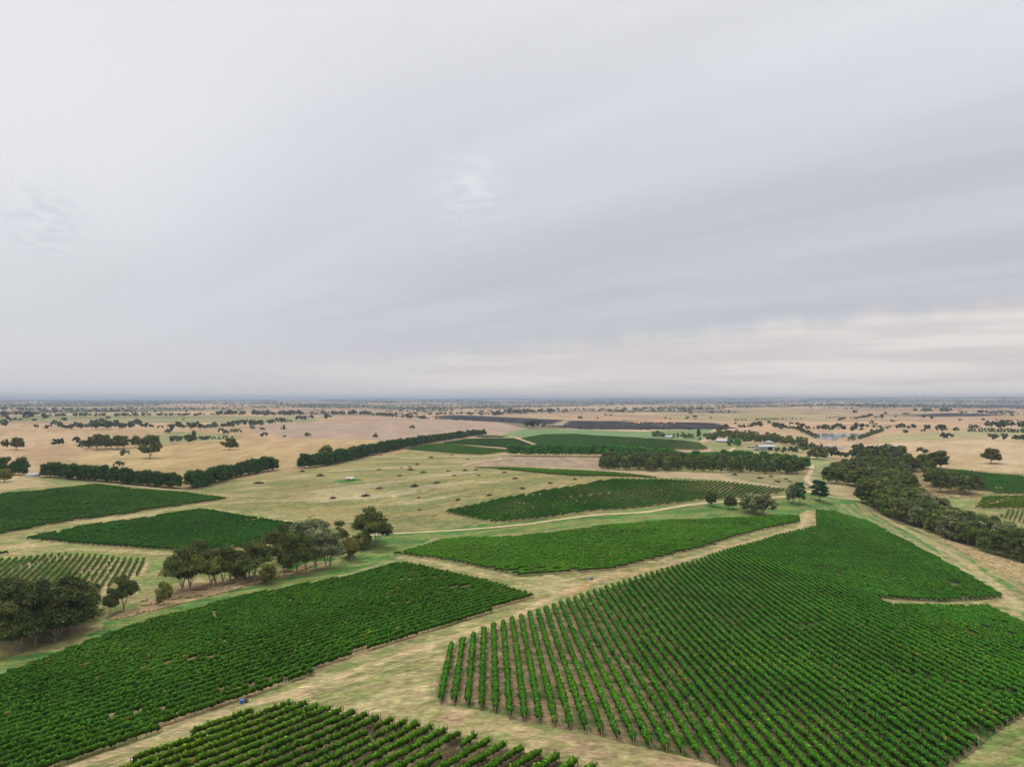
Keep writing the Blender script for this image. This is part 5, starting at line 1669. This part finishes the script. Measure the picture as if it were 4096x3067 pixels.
# the open paddocks drawn above stay open
for poly in ([(0, 1640), (1000, 1655), (1500, 1690), (2950, 1720), (4096, 1745), (4096, 1665), (3600, 1640), (3000, 1660), (2000, 1668), (1500, 1660), (1000, 1645)], ZONES[1][0], ZONES[16][0], ZONES[17][0], ZONES[18][0],
             [(2850, 1720), (4096, 1740), (4096, 1668), (3500, 1640), (3000, 1645), (2800, 1690)]):
    ok &= ~(inpoly(ppx, ppy, poly) & (R.rand(NT) < 0.93))
fx, fy, dd = fx[ok], fy[ok], dd[ok]
ex = np.array([t['xy'][0] for t in rest] or [0.0])
ey = np.array([t['xy'][1] for t in rest] or [0.0])
eh = np.array([t['h'] for t in rest] or [8.0])
fh = R.uniform(7, 15, len(fx)) * (1 + 0.5 * sstep(6000, 16000, dd))
fx, fy, fh = np.concatenate([fx, ex]), np.concatenate([fy, ey]), np.concatenate([fh, eh])
fz = terrain(fx, fy)
V, F, C, n = [], [], [], 0
K = 10
m = len(fx)
d = R.randn(m, K, 3)
d /= np.linalg.norm(d, axis=2)[..., None]
d[..., 2] = np.abs(d[..., 2]) * 1.0 - 0.25
wr = fh * R.uniform(0.45, 0.85, m) * (1 + 0.6 * sstep(5000, 14000, np.hypot(fx, fy)))
pos = np.stack([fx, fy, fz + fh * 0.55], 1)[:, None] + d * np.stack([wr * 0.75, wr * 0.75, fh * 0.42], 1)[:, None]
nrm = d + 0.5 * R.randn(m, K, 3)
nrm /= np.linalg.norm(nrm, axis=2)[..., None]
a = np.cross(nrm, R.randn(m, K, 3))
a /= np.linalg.norm(a, axis=2)[..., None] + 1e-9
b_ = np.cross(nrm, a)
sz = (wr * 0.48)[:, None, None] * (0.7 + 0.6 * R.rand(m, K, 1))
V = np.stack([pos - a * sz, pos - b_ * sz * 0.8, pos + a * sz, pos + b_ * sz * 0.8], 2).reshape(-1, 3)
F = np.arange(m * K * 4).reshape(-1, 4)
tc_ = np.array([(0.062, 0.085, 0.042), (0.08, 0.10, 0.048), (0.05, 0.072, 0.038)])[R.randint(3, size=m)] * R.uniform(0.8, 1.2, (m, 1))
C = np.repeat((tc_[:, None] * R.uniform(0.8, 1.25, (m, K, 1))).reshape(-1, 3), 4, 0)
bx_n = m
me = mesh_np('distant_trees', V, F, C, leaf_mat)
link('distant_trees', me, None, None, kind='stuff', label='hazy scattered gum trees and woodland out to the horizon', category='trees')
print('distant trees', m)

# ---------------------------------------------------------------- buildings and small things
white_roof = flat_material('pale_sheet_roof', (0.50, 0.50, 0.51), 0.5, 0.08, 0.6, 0.0, 0.4)
grey_sheet = flat_material('grey_sheet_wall', (0.33, 0.33, 0.34), 0.6, 0.12, 0.8)
cream_wall = flat_material('cream_wall', (0.52, 0.48, 0.41), 0.85, 0.08, 0.8)
dark_void = flat_material('bay_shade', (0.012, 0.012, 0.012), 0.9, 0.1, 1)
glass_m = flat_material('window_glass', (0.03, 0.035, 0.04), 0.15, 0.1, 1, 0.0, 0.5)
timber_m = flat_material('grey_timber', (0.28, 0.235, 0.19), 0.9, 0.25, 1.5)
tank_m = flat_material('galvanised_tank', (0.55, 0.565, 0.58), 0.5, 0.07, 0.4, 0.0, 0.4)
brush_m = flat_material('dead_brush', (0.085, 0.062, 0.048), 0.95, 0.45, 1.5)
blue_m = flat_material('blue_plastic', (0.015, 0.14, 0.50), 0.35, 0.08, 2.0, 0.0, 0.5)
navy_m = flat_material('navy_plastic', (0.02, 0.06, 0.22), 0.4, 0.1, 2.0, 0.0, 0.5)
black_m = flat_material('black_rubber', (0.018, 0.018, 0.02), 0.7, 0.2, 2.0)
whitep_m = flat_material('white_plastic', (0.72, 0.72, 0.70), 0.5, 0.05, 2.0)
rust_m = flat_material('rusty_iron', (0.16, 0.075, 0.045), 0.8, 0.3, 1.5)


def bm_box(V, F, x0, x1, y0, y1, z0, z1):
    n = len(V)
    V += [(x0, y0, z0), (x1, y0, z0), (x1, y1, z0), (x0, y1, z0), (x0, y0, z1), (x1, y0, z1), (x1, y1, z1), (x0, y1, z1)]
    F += [(n, n + 3, n + 2, n + 1), (n + 4, n + 5, n + 6, n + 7), (n, n + 1, n + 5, n + 4), (n + 1, n + 2, n + 6, n + 5), (n + 2, n + 3, n + 7, n + 6), (n + 3, n, n + 4, n + 7)]


def box_mesh(name, boxes, mat):
    V, F = [], []
    for b_ in boxes:
        bm_box(V, F, *b_)
    me = bpy.data.meshes.new(name)
    me.from_pydata(V, [], F)
    me.materials.append(mat)
    return me


def poly_mesh(name, V, F, mat, thick=0.0):
    me = bpy.data.meshes.new(name)
    me.from_pydata(V, [], F)
    me.materials.append(mat)
    return me


def cyl_mesh(name, r0, r1, z0, z1, mat, n=24, cx=0.0, cy=0.0, ribs=0.0, dome=0.0):
    V, F = [], []
    for z, r in ((z0, r0), (z1, r1)):
        for k in range(n):
            a_ = 2 * math.pi * k / n
            rr = r * (1 + (ribs if k % 2 else 0))
            V.append((cx + rr * math.cos(a_), cy + rr * math.sin(a_), z))
    for k in range(n):
        F.append((k, (k + 1) % n, n + (k + 1) % n, n + k))
    V.append((cx, cy, z1 + dome))
    for k in range(n):
        F.append((n + k, n + (k + 1) % n, 2 * n))
    F.append(tuple(range(n))[::-1])
    me = bpy.data.meshes.new(name)
    me.from_pydata(V, [], F)
    me.materials.append(mat)
    return me


def gable_roof(name, w, d, z0, rise, mat, over=0.5, hip=0.0, t=0.12):
    """ridge along x; a closed slab with thickness"""
    w2, d2 = w / 2 + over, d / 2 + over
    rx_ = w2 - hip
    top = [(-w2, -d2, z0), (w2, -d2, z0), (w2, d2, z0), (-w2, d2, z0), (-rx_, 0, z0 + rise), (rx_, 0, z0 + rise)]
    V = top + [(x, y, z - t) for x, y, z in top]
    F = [(0, 1, 5, 4), (2, 3, 4, 5), (1, 2, 5), (3, 0, 4)] if hip else [(0, 1, 5, 4), (2, 3, 4, 5)]
    n = 6
    F += [tuple(i + n for i in f)[::-1] for f in F]
    F += [(0, 6, 7, 1), (2, 8, 9, 3)]
    F += [(1, 7, 8, 2), (3, 9, 6, 0)] if hip else [(1, 7, 11, 5), (5, 11, 8, 2), (3, 9, 10, 4), (4, 10, 6, 0)]
    return poly_mesh(name, V, F, mat)


def house(px, py, w, d, wall_h, rz, label, hip=1.5, verandah=True, wmat=None):
    x, y, z = (v[0] for v in at(px, py))
    t = thing('farmhouse', label, 'house', (x, y, z), rz, 'white-roofed farm buildings')
    wl_ = [(-w / 2, w / 2, -d / 2, d / 2, -0.5, wall_h)]
    wall = link('wall', box_mesh('house_wall', wl_, wmat or cream_wall), t)
    rf = link('roof', gable_roof('house_roof', w, d, wall_h, d * 0.26, white_roof, 0.6, hip), t)
    link('chimney', box_mesh('chimney', [(w * 0.2, w * 0.2 + 0.8, 0.6, 1.4, wall_h + 0.4, wall_h + d * 0.26 + 1.0)], rust_m), rf)
    for k in range(3):
        cx_ = -w / 2 + w * (k + 0.5) / 3
        if k == 1:
            link('door', box_mesh('door', [(cx_ - 0.5, cx_ + 0.5, -d / 2 - 0.06, -d / 2 - 0.003, 0, 2.1)], timber_m), t)
        else:
            link('window', box_mesh('window', [(cx_ - 0.8, cx_ + 0.8, -d / 2 - 0.06, -d / 2 - 0.003, 0.9, 2.1)], glass_m), t)
    if verandah:
        V = [(-w / 2 - 0.6, -d / 2 - 0.62, wall_h - 0.15), (w / 2 + 0.6, -d / 2 - 0.62, wall_h - 0.15), (w / 2 + 0.6, -d / 2 - 3.0, wall_h - 0.75), (-w / 2 - 0.6, -d / 2 - 3.0, wall_h - 0.75)]
        V += [(a_, b_, c_ - 0.1) for a_, b_, c_ in V]
        link('verandah_roof', poly_mesh('verandah_roof', V, [(0, 3, 2, 1), (4, 5, 6, 7), (0, 1, 5, 4), (1, 2, 6, 5), (2, 3, 7, 6), (3, 0, 4, 7)], white_roof), t)
        for k in range(4):
            cx_ = -w / 2 + 0.2 + (w - 0.4) * k / 3
            link('verandah_post', box_mesh('verandah_post', [(cx_ - 0.08, cx_ + 0.08, -d / 2 - 2.95, -d / 2 - 2.79, -0.3, wall_h - 0.8)], whitep_m), t)
    return t


house(2676, 1752, 14, 10, 2.9, 0.5, 'white-roofed farmhouse between round dark trees above the hill vineyard')
house(2886, 1768, 19, 11, 3.0, 0.1, 'long low farmhouse with white roof and verandah in the homestead grove')
house(3073, 1775, 13, 10, 3.0, 0.9, 'white-roofed house nearly hidden in trees above the open shed')
house(2936, 1769, 7, 6, 3.2, 1.2, 'small white outbuilding behind the driveway trees', hip=0, verandah=False)

# open-fronted machinery shed
x, y, z = (v[0] for v in at(3062, 1799))
t = thing('machinery_shed', 'grey metal shed with pale roof and one dark open bay', 'shed', (x, y, z), 0.06, 'white-roofed farm buildings')
W_, D_, Hh = 24.0, 15.0, 5.2
link('wall', box_mesh('shed_wall', [(-W_ / 2, -W_ / 2 + 0.15, -D_ / 2, D_ / 2, -0.5, Hh), (W_ / 2 - 0.15, W_ / 2, -D_ / 2, D_ / 2, -0.5, Hh), (-W_ / 2 + 0.15, W_ / 2 - 0.15, D_ / 2 - 0.15, D_ / 2, -0.5, Hh),
                                     (-W_ / 2 + 0.15, 0.5, -D_ / 2, -D_ / 2 + 0.15, -0.5, Hh), (7.2, W_ / 2 - 0.15, -D_ / 2, -D_ / 2 + 0.15, -0.5, Hh), (0.5, 7.2, -D_ / 2, -D_ / 2 + 0.15, Hh - 0.5, Hh)], grey_sheet), t)
link('roof', gable_roof('shed_roof', W_, D_, Hh + 0.02, 2.0, white_roof, 0.4), t)
link('bay_shade_panel', box_mesh('bay_shade_panel', [(0.3, 7.6, -D_ / 2 + 1.6, -D_ / 2 + 1.8, -0.4, Hh - 0.1)], dark_void), t)  # near-black sheet standing in for the shade inside the bay
link('bay_post', box_mesh('bay_post', [(3.7, 3.95, -D_ / 2 + 0.2, -D_ / 2 + 0.45, -0.4, Hh - 0.5)], timber_m), t)
x, y, z = (v[0] for v in at(3103, 1801))
t = thing('lean_to', 'low white lean-to beside the open machinery shed', 'shed', (x, y, z), -0.1, 'white-roofed farm buildings')
link('wall', box_mesh('lean_wall', [(-4, 4, -2.5, 2.5, -0.5, 1.7)], cream_wall), t)
link('roof', gable_roof('lean_roof', 8, 5, 1.72, 0.9, white_roof, 0.4), t)
for i, (px, py, w_, lab) in enumerate([(3012, 1791, 9, 'straw-topped dark stack in the farmyard, the larger one'), (3028, 1801, 8, 'low brown heap in front of the straw-topped farmyard stack'), (2995, 1790, 6, 'small brown heap at the edge of the farmyard')]):
    x, y, z = (v[0] for v in at(px, py))
    R = np.random.RandomState(i + 3)
    G_ = Geo()
    for _ in range(34):
        a_ = R.rand() * 6.28
        L_ = w_ * (0.2 + 0.2 * R.rand())
        p0 = np.array([R.uniform(-w_ / 2, w_ / 2) * 0.6, R.uniform(-2, 2), 0.2 + 1.2 * R.rand()])
        dv = np.array([math.cos(a_) * L_, math.sin(a_) * L_ * 0.5, 0.3 * R.randn()])
        G_.add(*tube([p0 - dv / 2, p0, p0 + dv / 2], [0.25, 0.35, 0.22], 5))
    o = link('timber_heap', G_.mesh('timber_heap', brush_m if i else rust_m, False), None, (x, y, z), label=lab, category='heap', group='farmyard heaps')

# hay shelter on the heap paddock
x, y, z = (v[0] for v in at(1400, 1921))
t = thing('field_shelter', 'small field shelter with a white pitched roof above a bright green patch', 'shelter', (x, y, z), 0.25)
link('roof', gable_roof('shelter_roof', 5.6, 4.6, 2.1, 1.0, white_roof, 0.3), t)
for sx in (-2.4, 2.4):
    for sy in (-1.9, 1.9):
        link('post', box_mesh('shelter_post', [(sx - 0.09, sx + 0.09, sy - 0.09, sy + 0.09, -0.4, 2.15)], timber_m), t)
link('wall', box_mesh('shelter_wall', [(-2.3, -0.2, -1.95, -1.85, 0, 1.9), (-2.3, -2.2, -1.8, 1.8, 0, 1.9)], timber_m), t)
for i, (dx_, dy_) in enumerate(((-3.6, -1.4), (1.6, -2.6), (3.7, -1.6))):
    zz_ = float(terrain(x + dx_, y + dy_))
    R = np.random.RandomState(i + 30)
    G_ = Geo()
    for _ in range(12):
        a_ = R.rand() * 6.28
        p0 = np.array([R.uniform(-0.9, 0.9), R.uniform(-0.5, 0.5), 0.15 + 0.5 * R.rand()])
        dv = np.array([math.cos(a_), math.sin(a_) * 0.6, 0.15 * R.randn()])
        G_.add(*tube([p0 - dv / 2, p0, p0 + dv / 2], [0.13, 0.17, 0.12], 5))
    link('wood_heap', G_.mesh('wood_heap', brush_m, False), None, (x + dx_, y + dy_, zz_),
         label=('dark wood heap on the hedge side of the white-roofed field shelter', 'dark wood heap in front of the white-roofed field shelter', 'dark wood heap on the vineyard side of the white-roofed field shelter')[i], category='heap', group='wood heaps by the shelter')

# water tank
x, y, z = (v[0] for v in at(133, 1906))
t = thing('water_tank', 'low round white water tank in the gap between two dark windbreak hedges', 'water tank', (x, y, z))
link('tank_wall', cyl_mesh('tank_wall', 5.4, 5.4, -0.4, 2.5, tank_m, 40, ribs=0.008), t)
link('tank_roof', cyl_mesh('tank_roof', 5.55, 5.5, 2.51, 2.62, white_roof, 40, dome=0.55), t)
link('pipe', box_mesh('tank_pipe', [(5.45, 8.6, -0.06, 0.06, 2.2, 2.32), (5.45, 5.6, -0.08, 0.08, -0.2, 2.2)], rust_m), t)
x, y, z = (v[0] for v in at(176, 1873))
t = thing('water_trough', 'thin pale trough glinting beyond the water tank', 'trough', (x, y, z), 0.1)
link('basin', box_mesh('trough_basin', [(-3.5, 3.5, -0.6, -0.45, -0.2, 0.5), (-3.5, 3.5, 0.45, 0.6, -0.2, 0.5), (-3.5, -3.35, -0.45, 0.45, -0.2, 0.5), (3.35, 3.5, -0.45, 0.45, -0.2, 0.5)], tank_m), t)
link('water_surface', box_mesh('trough_water', [(-3.34, 3.34, -0.44, 0.44, 0.1, 0.38)], glass_m), t)

# brush heaps on the paddock
HEAPS = '70,338,44 620,363,70 848,333,44 1028,380,42 465,438,60 382,461,54 292,475,44 45,495,60 395,498,76 535,527,76 808,510,58 998,506,66 1115,500,50 1430,527,78 275,562,68 878,560,72 1147,560,58 1550,593,78 1940,642,82 2210,602,54 685,642,88 440,678,104 48,702,80 1628,702,78 1268,776,76 483,803,48 920,830,66'
hp = [(1500 + a_ * 0.3617, 1700 + b_ * 0.3617, c_ * 0.3617) for a_, b_, c_ in (tuple(float(q) for q in e.split(',')) for e in HEAPS.split())]
hp += [(1000 + a_ * 0.4747, 1550 + b_ * 0.4747, c_ * 0.4747) for a_, b_, c_ in ((75, 808, 100), (590, 745, 72), (440, 708, 52), (700, 932, 58), (975, 914, 74))]
hp += [(2600 + a_ * 0.3165, 1640 + b_ * 0.3165, c_ * 0.3165) for a_, b_, c_ in ((1068, 822, 84), (1388, 865, 84), (1525, 842, 70), (1605, 909, 90), (1718, 875, 66), (1765, 906, 64))]
hp.sort()
PX = np.array(hp)
X, Y, Z = at(PX[:, 0], PX[:, 1])
heap_meshes = []
for s_ in range(5):
    R = np.random.RandomState(400 + s_)
    G_ = Geo()
    for _ in range(130):
        r_ = R.rand() ** 0.5
        a_ = R.rand() * 6.28
        p0 = np.array([math.cos(a_) * r_ * 0.8, math.sin(a_) * r_ * 0.7, (1 - r_) * 0.30 + 0.03])
        b_ = R.rand() * 6.28
        L_ = 0.12 + 0.30 * R.rand()
        dv = np.array([math.cos(b_) * L_, math.sin(b_) * L_, 0.10 * R.randn()])
        G_.add(*tube([p0 - dv, p0 + R.randn(3) * 0.02, p0 + dv], [0.010, 0.020, 0.008], 4))
    # matted middle
    k = 16
    V = [(math.cos(i * 2 * math.pi / k) * (0.66 + 0.2 * R.rand()), math.sin(i * 2 * math.pi / k) * (0.56 + 0.2 * R.rand()), -0.02) for i in range(k)]
    V += [(math.cos(i * 2 * math.pi / k) * (0.36 + 0.15 * R.rand()), math.sin(i * 2 * math.pi / k) * (0.30 + 0.15 * R.rand()), 0.15 + 0.08 * R.rand()) for i in range(k)] + [(0, 0, 0.26)]
    G_.add(np.array(V), np.array([(i, (i + 1) % k, k + (i + 1) % k, k + i) for i in range(k)]))
    G_.F.append(np.array([(k + i, k + (i + 1) % k, 2 * k) for i in range(k)]) + G_.n - len(V))
    heap_meshes.append(G_.mesh('brush_heap', brush_m, False))
west = [i for i in range(len(hp)) if hp[i][0] < 2700]
for i, (px, py, w_) in enumerate(hp):
    D = math.hypot(X[i], Y[i])
    wm_ = w_ * D / FPX
    if px < 2700:
        lab = '{} dark brush heap on the olive paddock, counting from the water tank hedges'.format(ordinal(i + 1))
    else:
        lab = '{} dark brush heap below the mixed belt, counting towards the rutted track'.format(ordinal(i + 1 - len(west)))
    o = link('brush_heap', heap_meshes[i % 5], None, (X[i], Y[i], Z[i]), label=lab, category='brush heap', group='brush heaps on the cleared paddock' if px < 2700 else 'brush heaps below the mixed belt')
    o.rotation_euler = (0, 0, (i * 1.7) % 6.28)
    o.scale = (wm_ * (0.48 + 0.14 * ((i * 37) % 10) / 10), wm_ * (0.44 + 0.16 * ((i * 53) % 10) / 10), wm_ * (0.5 + 0.3 * ((i * 29) % 10) / 10))

# ruined stone-and-timber heap
x, y, z = (v[0] for v in at(1677, 2040))
R = np.random.RandomState(9)
V, F = [], []
for _ in range(30):
    s0 = R.uniform(0.18, 0.4)
    cx_, cy_, cz_ = R.uniform(-1.5, 1.2), R.uniform(-0.8, 0.8), R.uniform(0, 1.2) * 0.8
    bm_box(V, F, cx_ - s0 * R.uniform(0.6, 1.6), cx_ + s0, cy_ - s0, cy_ + s0, cz_ - s0 * 0.6, cz_ + s0 * 0.6)
V = [(a_ * math.cos(0.3) + c_ * 0.2, b_ + a_ * 0.15, c_ - a_ * 0.08) for a_, b_, c_ in V]
link('rubble_heap', poly_mesh('rubble_heap', V, F, timber_m), None, (x, y, z + 0.1), label='pale broken timber heap at the lower edge of the olive paddock', category='heap')
x, y, z = (v[0] for v in at(578, 2404))
G_ = Geo()
for k in range(7):
    a_ = -0.4 + 0.25 * k
    G_.add(*tube([(-1.4 + 0.4 * k, 0.2 * k - 0.5, 0.2), (0, 0.1 * k, 0.45), (1.5 * math.cos(a_), 1.2 * math.sin(a_), 0.5 + 0.1 * k)], [0.2, 0.16, 0.05], 5))
link('fallen_log', G_.mesh('fallen_log', bark_mat, False), None, (x, y, z), label='fallen grey branches lying in straw-coloured grass between the two creek clumps', category='dead branches')

# blue tubs with pump gear by the rows
def pump_set(px, py, rz, label, blue, s=1.0, white=True):
    x, y, z = (v[0] for v in at(px, py))
    t = thing('tub_set', label, 'tub', (x, y, z), rz, 'blue tubs beside the vine rows', s)
    tub = link('tub', cyl_mesh('tub', 0.42, 0.5, 0.0, 0.78, blue, 20), t)
    link('lid', cyl_mesh('tub_lid', 0.54, 0.53, 0.785, 0.87, blue, 20, dome=0.08), tub)
    link('pump_body', box_mesh('pump_body', [(0.62, 1.15, -0.12, 0.4, 0.03, 0.55), (0.7, 1.0, -0.02, 0.3, 0.552, 0.75)], black_m), t)
    link('pipe', cyl_mesh('pump_pipe', 0.09, 0.09, 0.0, 0.72, black_m, 10, 1.35, 0.25), t)
    if white:
        link('canister', cyl_mesh('canister', 0.15, 0.15, 0.0, 0.62, whitep_m, 14, 1.68, 0.38, dome=0.08), t)


pump_set(967, 2812, 0.35, 'bright blue tub with dark gear and white canister at the long block edge', blue_m, 1.0)
pump_set(2363, 2318, 0.45, 'blue tub with dark pump gear on grass below the yellow-green block', blue_m, 0.95)
pump_set(1165, 2821, 0.8, 'navy tub half hidden under the first vine row of the bottom block', navy_m, 0.85, False)
pump_set(2858, 2178, 0.3, 'faint blue-grey tub under the vines near the upper lane', navy_m, 0.8, False)
for px, py, lab in ((2947, 2149, 'small white marker cap under the vines beside the upper lane'), (3235, 2018, 'small white peg on green grass below the junction trees')):
    x, y, z = (v[0] for v in at(px, py))
    link('marker_peg', cyl_mesh('marker_peg', 0.16, 0.13, -0.1, 0.75, whitep_m, 10, dome=0.1), None, (x, y, z), label=lab, category='marker')

# the grass fire on the burnt stubble
fm = bpy.data.materials.new('flame')
fm.use_nodes = True
nt = fm.node_tree
b = nt.nodes['Principled BSDF']
b.inputs['Base Color'].default_value = (0.8, 0.25, 0.03, 1)
b.inputs['Emission Color'].default_value = (1.0, 0.32, 0.04, 1)
b.inputs['Emission Strength'].default_value = 2.2
for i, (px, py, n_, w_, lab) in enumerate([(2554, 1691, 14, 24, 'brightest line of orange flames on the burnt stubble edge'), (2640, 1690, 12, 40, 'broken line of low orange flames east of the brightest one'),
                                          (2697, 1692, 5, 8, 'small orange flame at the pointed end of the burnt stubble')]):
    x, y, z = (v[0] for v in at(px, py))
    R = np.random.RandomState(i)
    V, F = [], []
    for k in range(n_):
        cx_, r_, h_ = R.uniform(-w_ / 2, w_ / 2), R.uniform(0.5, 1.1), R.uniform(1.2, 3.0)
        n0 = len(V)
        for j in range(5):
            a_ = j * 1.2566
            V.append((cx_ + r_ * math.cos(a_), r_ * math.sin(a_), -0.3))
        for j in range(5):
            a_ = j * 1.2566 + 0.5
            V.append((cx_ + 0.6 * r_ * math.cos(a_), 0.6 * r_ * math.sin(a_), h_ * 0.5))
        V.append((cx_ + R.uniform(-0.5, 0.5), 0, h_))
        for j in range(5):
            F.append((n0 + j, n0 + (j + 1) % 5, n0 + 5 + (j + 1) % 5, n0 + 5 + j))
            F.append((n0 + 5 + j, n0 + 5 + (j + 1) % 5, n0 + 10))
    link('grass_fire', poly_mesh('grass_fire', V, F, fm), None, (x, y, z), label=lab, category='fire', group='flames on the burnt stubble')

# tussocks of tall dry grass along the creek: nobody could count them
tuft_m = col_material('dry_tussock', 0.9, 0.25, 0.8)
zt = [ZONES[i] for i in range(len(ZONES)) if tuple(ZONES[i][0][0]) in ((3443, 2006), (430, 2480), (3640, 1890))]
R = np.random.RandomState(61)
VV, FF, CC, n = [], [], [], 0
for poly, ca, cb, *_ in zt:
    G = ground_pts([(a_, b_) for a_, b_ in poly])
    x = R.uniform(G[:, 0].min(), G[:, 0].max(), 26000)
    y = R.uniform(G[:, 1].min(), G[:, 1].max(), 26000)
    m = inpoly(x, y, G) & (fbm(x, y, 8, 3, 45) > -0.12)
    a_, b_ = proj(x, y, terrain(x, y))
    m &= (a_ < 4150) & (a_ > -50)
    x, y = x[m][:7000], y[m][:7000]
    k = len(x)
    z = terrain(x, y)
    for q in range(5):
        an = R.rand(k) * 6.28
        le = R.uniform(0.5, 1.1, k)
        h_ = R.uniform(0.2, 0.6, k)
        r_ = R.uniform(0.12, 0.3, k)
        p0 = np.stack([x + r_ * np.cos(an + 1.57), y + r_ * np.sin(an + 1.57), z - 0.05], 1)
        p1 = np.stack([x - r_ * np.cos(an + 1.57), y - r_ * np.sin(an + 1.57), z - 0.05], 1)
        p2 = np.stack([x + le * np.cos(an), y + le * np.sin(an), z + h_], 1)
        VV.append(np.stack([p0, p1, p2], 1).reshape(-1, 3))
        FF.append(np.arange(n, n + 3 * k).reshape(-1, 3))
        n += 3 * k
        c0 = np.array(ca) * R.uniform(1.0, 1.5, (k, 1))
        CC.append(np.repeat(c0, 3, 0))
me = mesh_np('dry_grass', np.vstack(VV), np.concatenate(FF), np.vstack(CC), tuft_m)
link('dry_grass', me, None, None, kind='stuff', label='tall straw-coloured grass along the creek edges')

# ---------------------------------------------------------------- haze
hz = bpy.data.materials.new('haze')
hz.use_nodes = True
nt = hz.node_tree
nt.nodes.clear()
pv = nt.nodes.new('ShaderNodeVolumePrincipled')
pv.inputs['Color'].default_value = (0.60, 0.70, 0.86, 1)
pv.inputs['Density'].default_value = 0.00007
pv.inputs['Anisotropy'].default_value = 0.1
out = nt.nodes.new('ShaderNodeOutputMaterial')
nt.links.new(pv.outputs[0], out.inputs['Volume'])
zmin, zmax = float(GZ.min()) - 1.0, max(float(GZ.max()) + 20, CAM_H + 12)
print('haze box', zmin, zmax)
me = box_mesh('haze', [(-34000, 34000, -34000, 34000, zmin, zmax)], hz)
link('haze', me, kind='stuff')
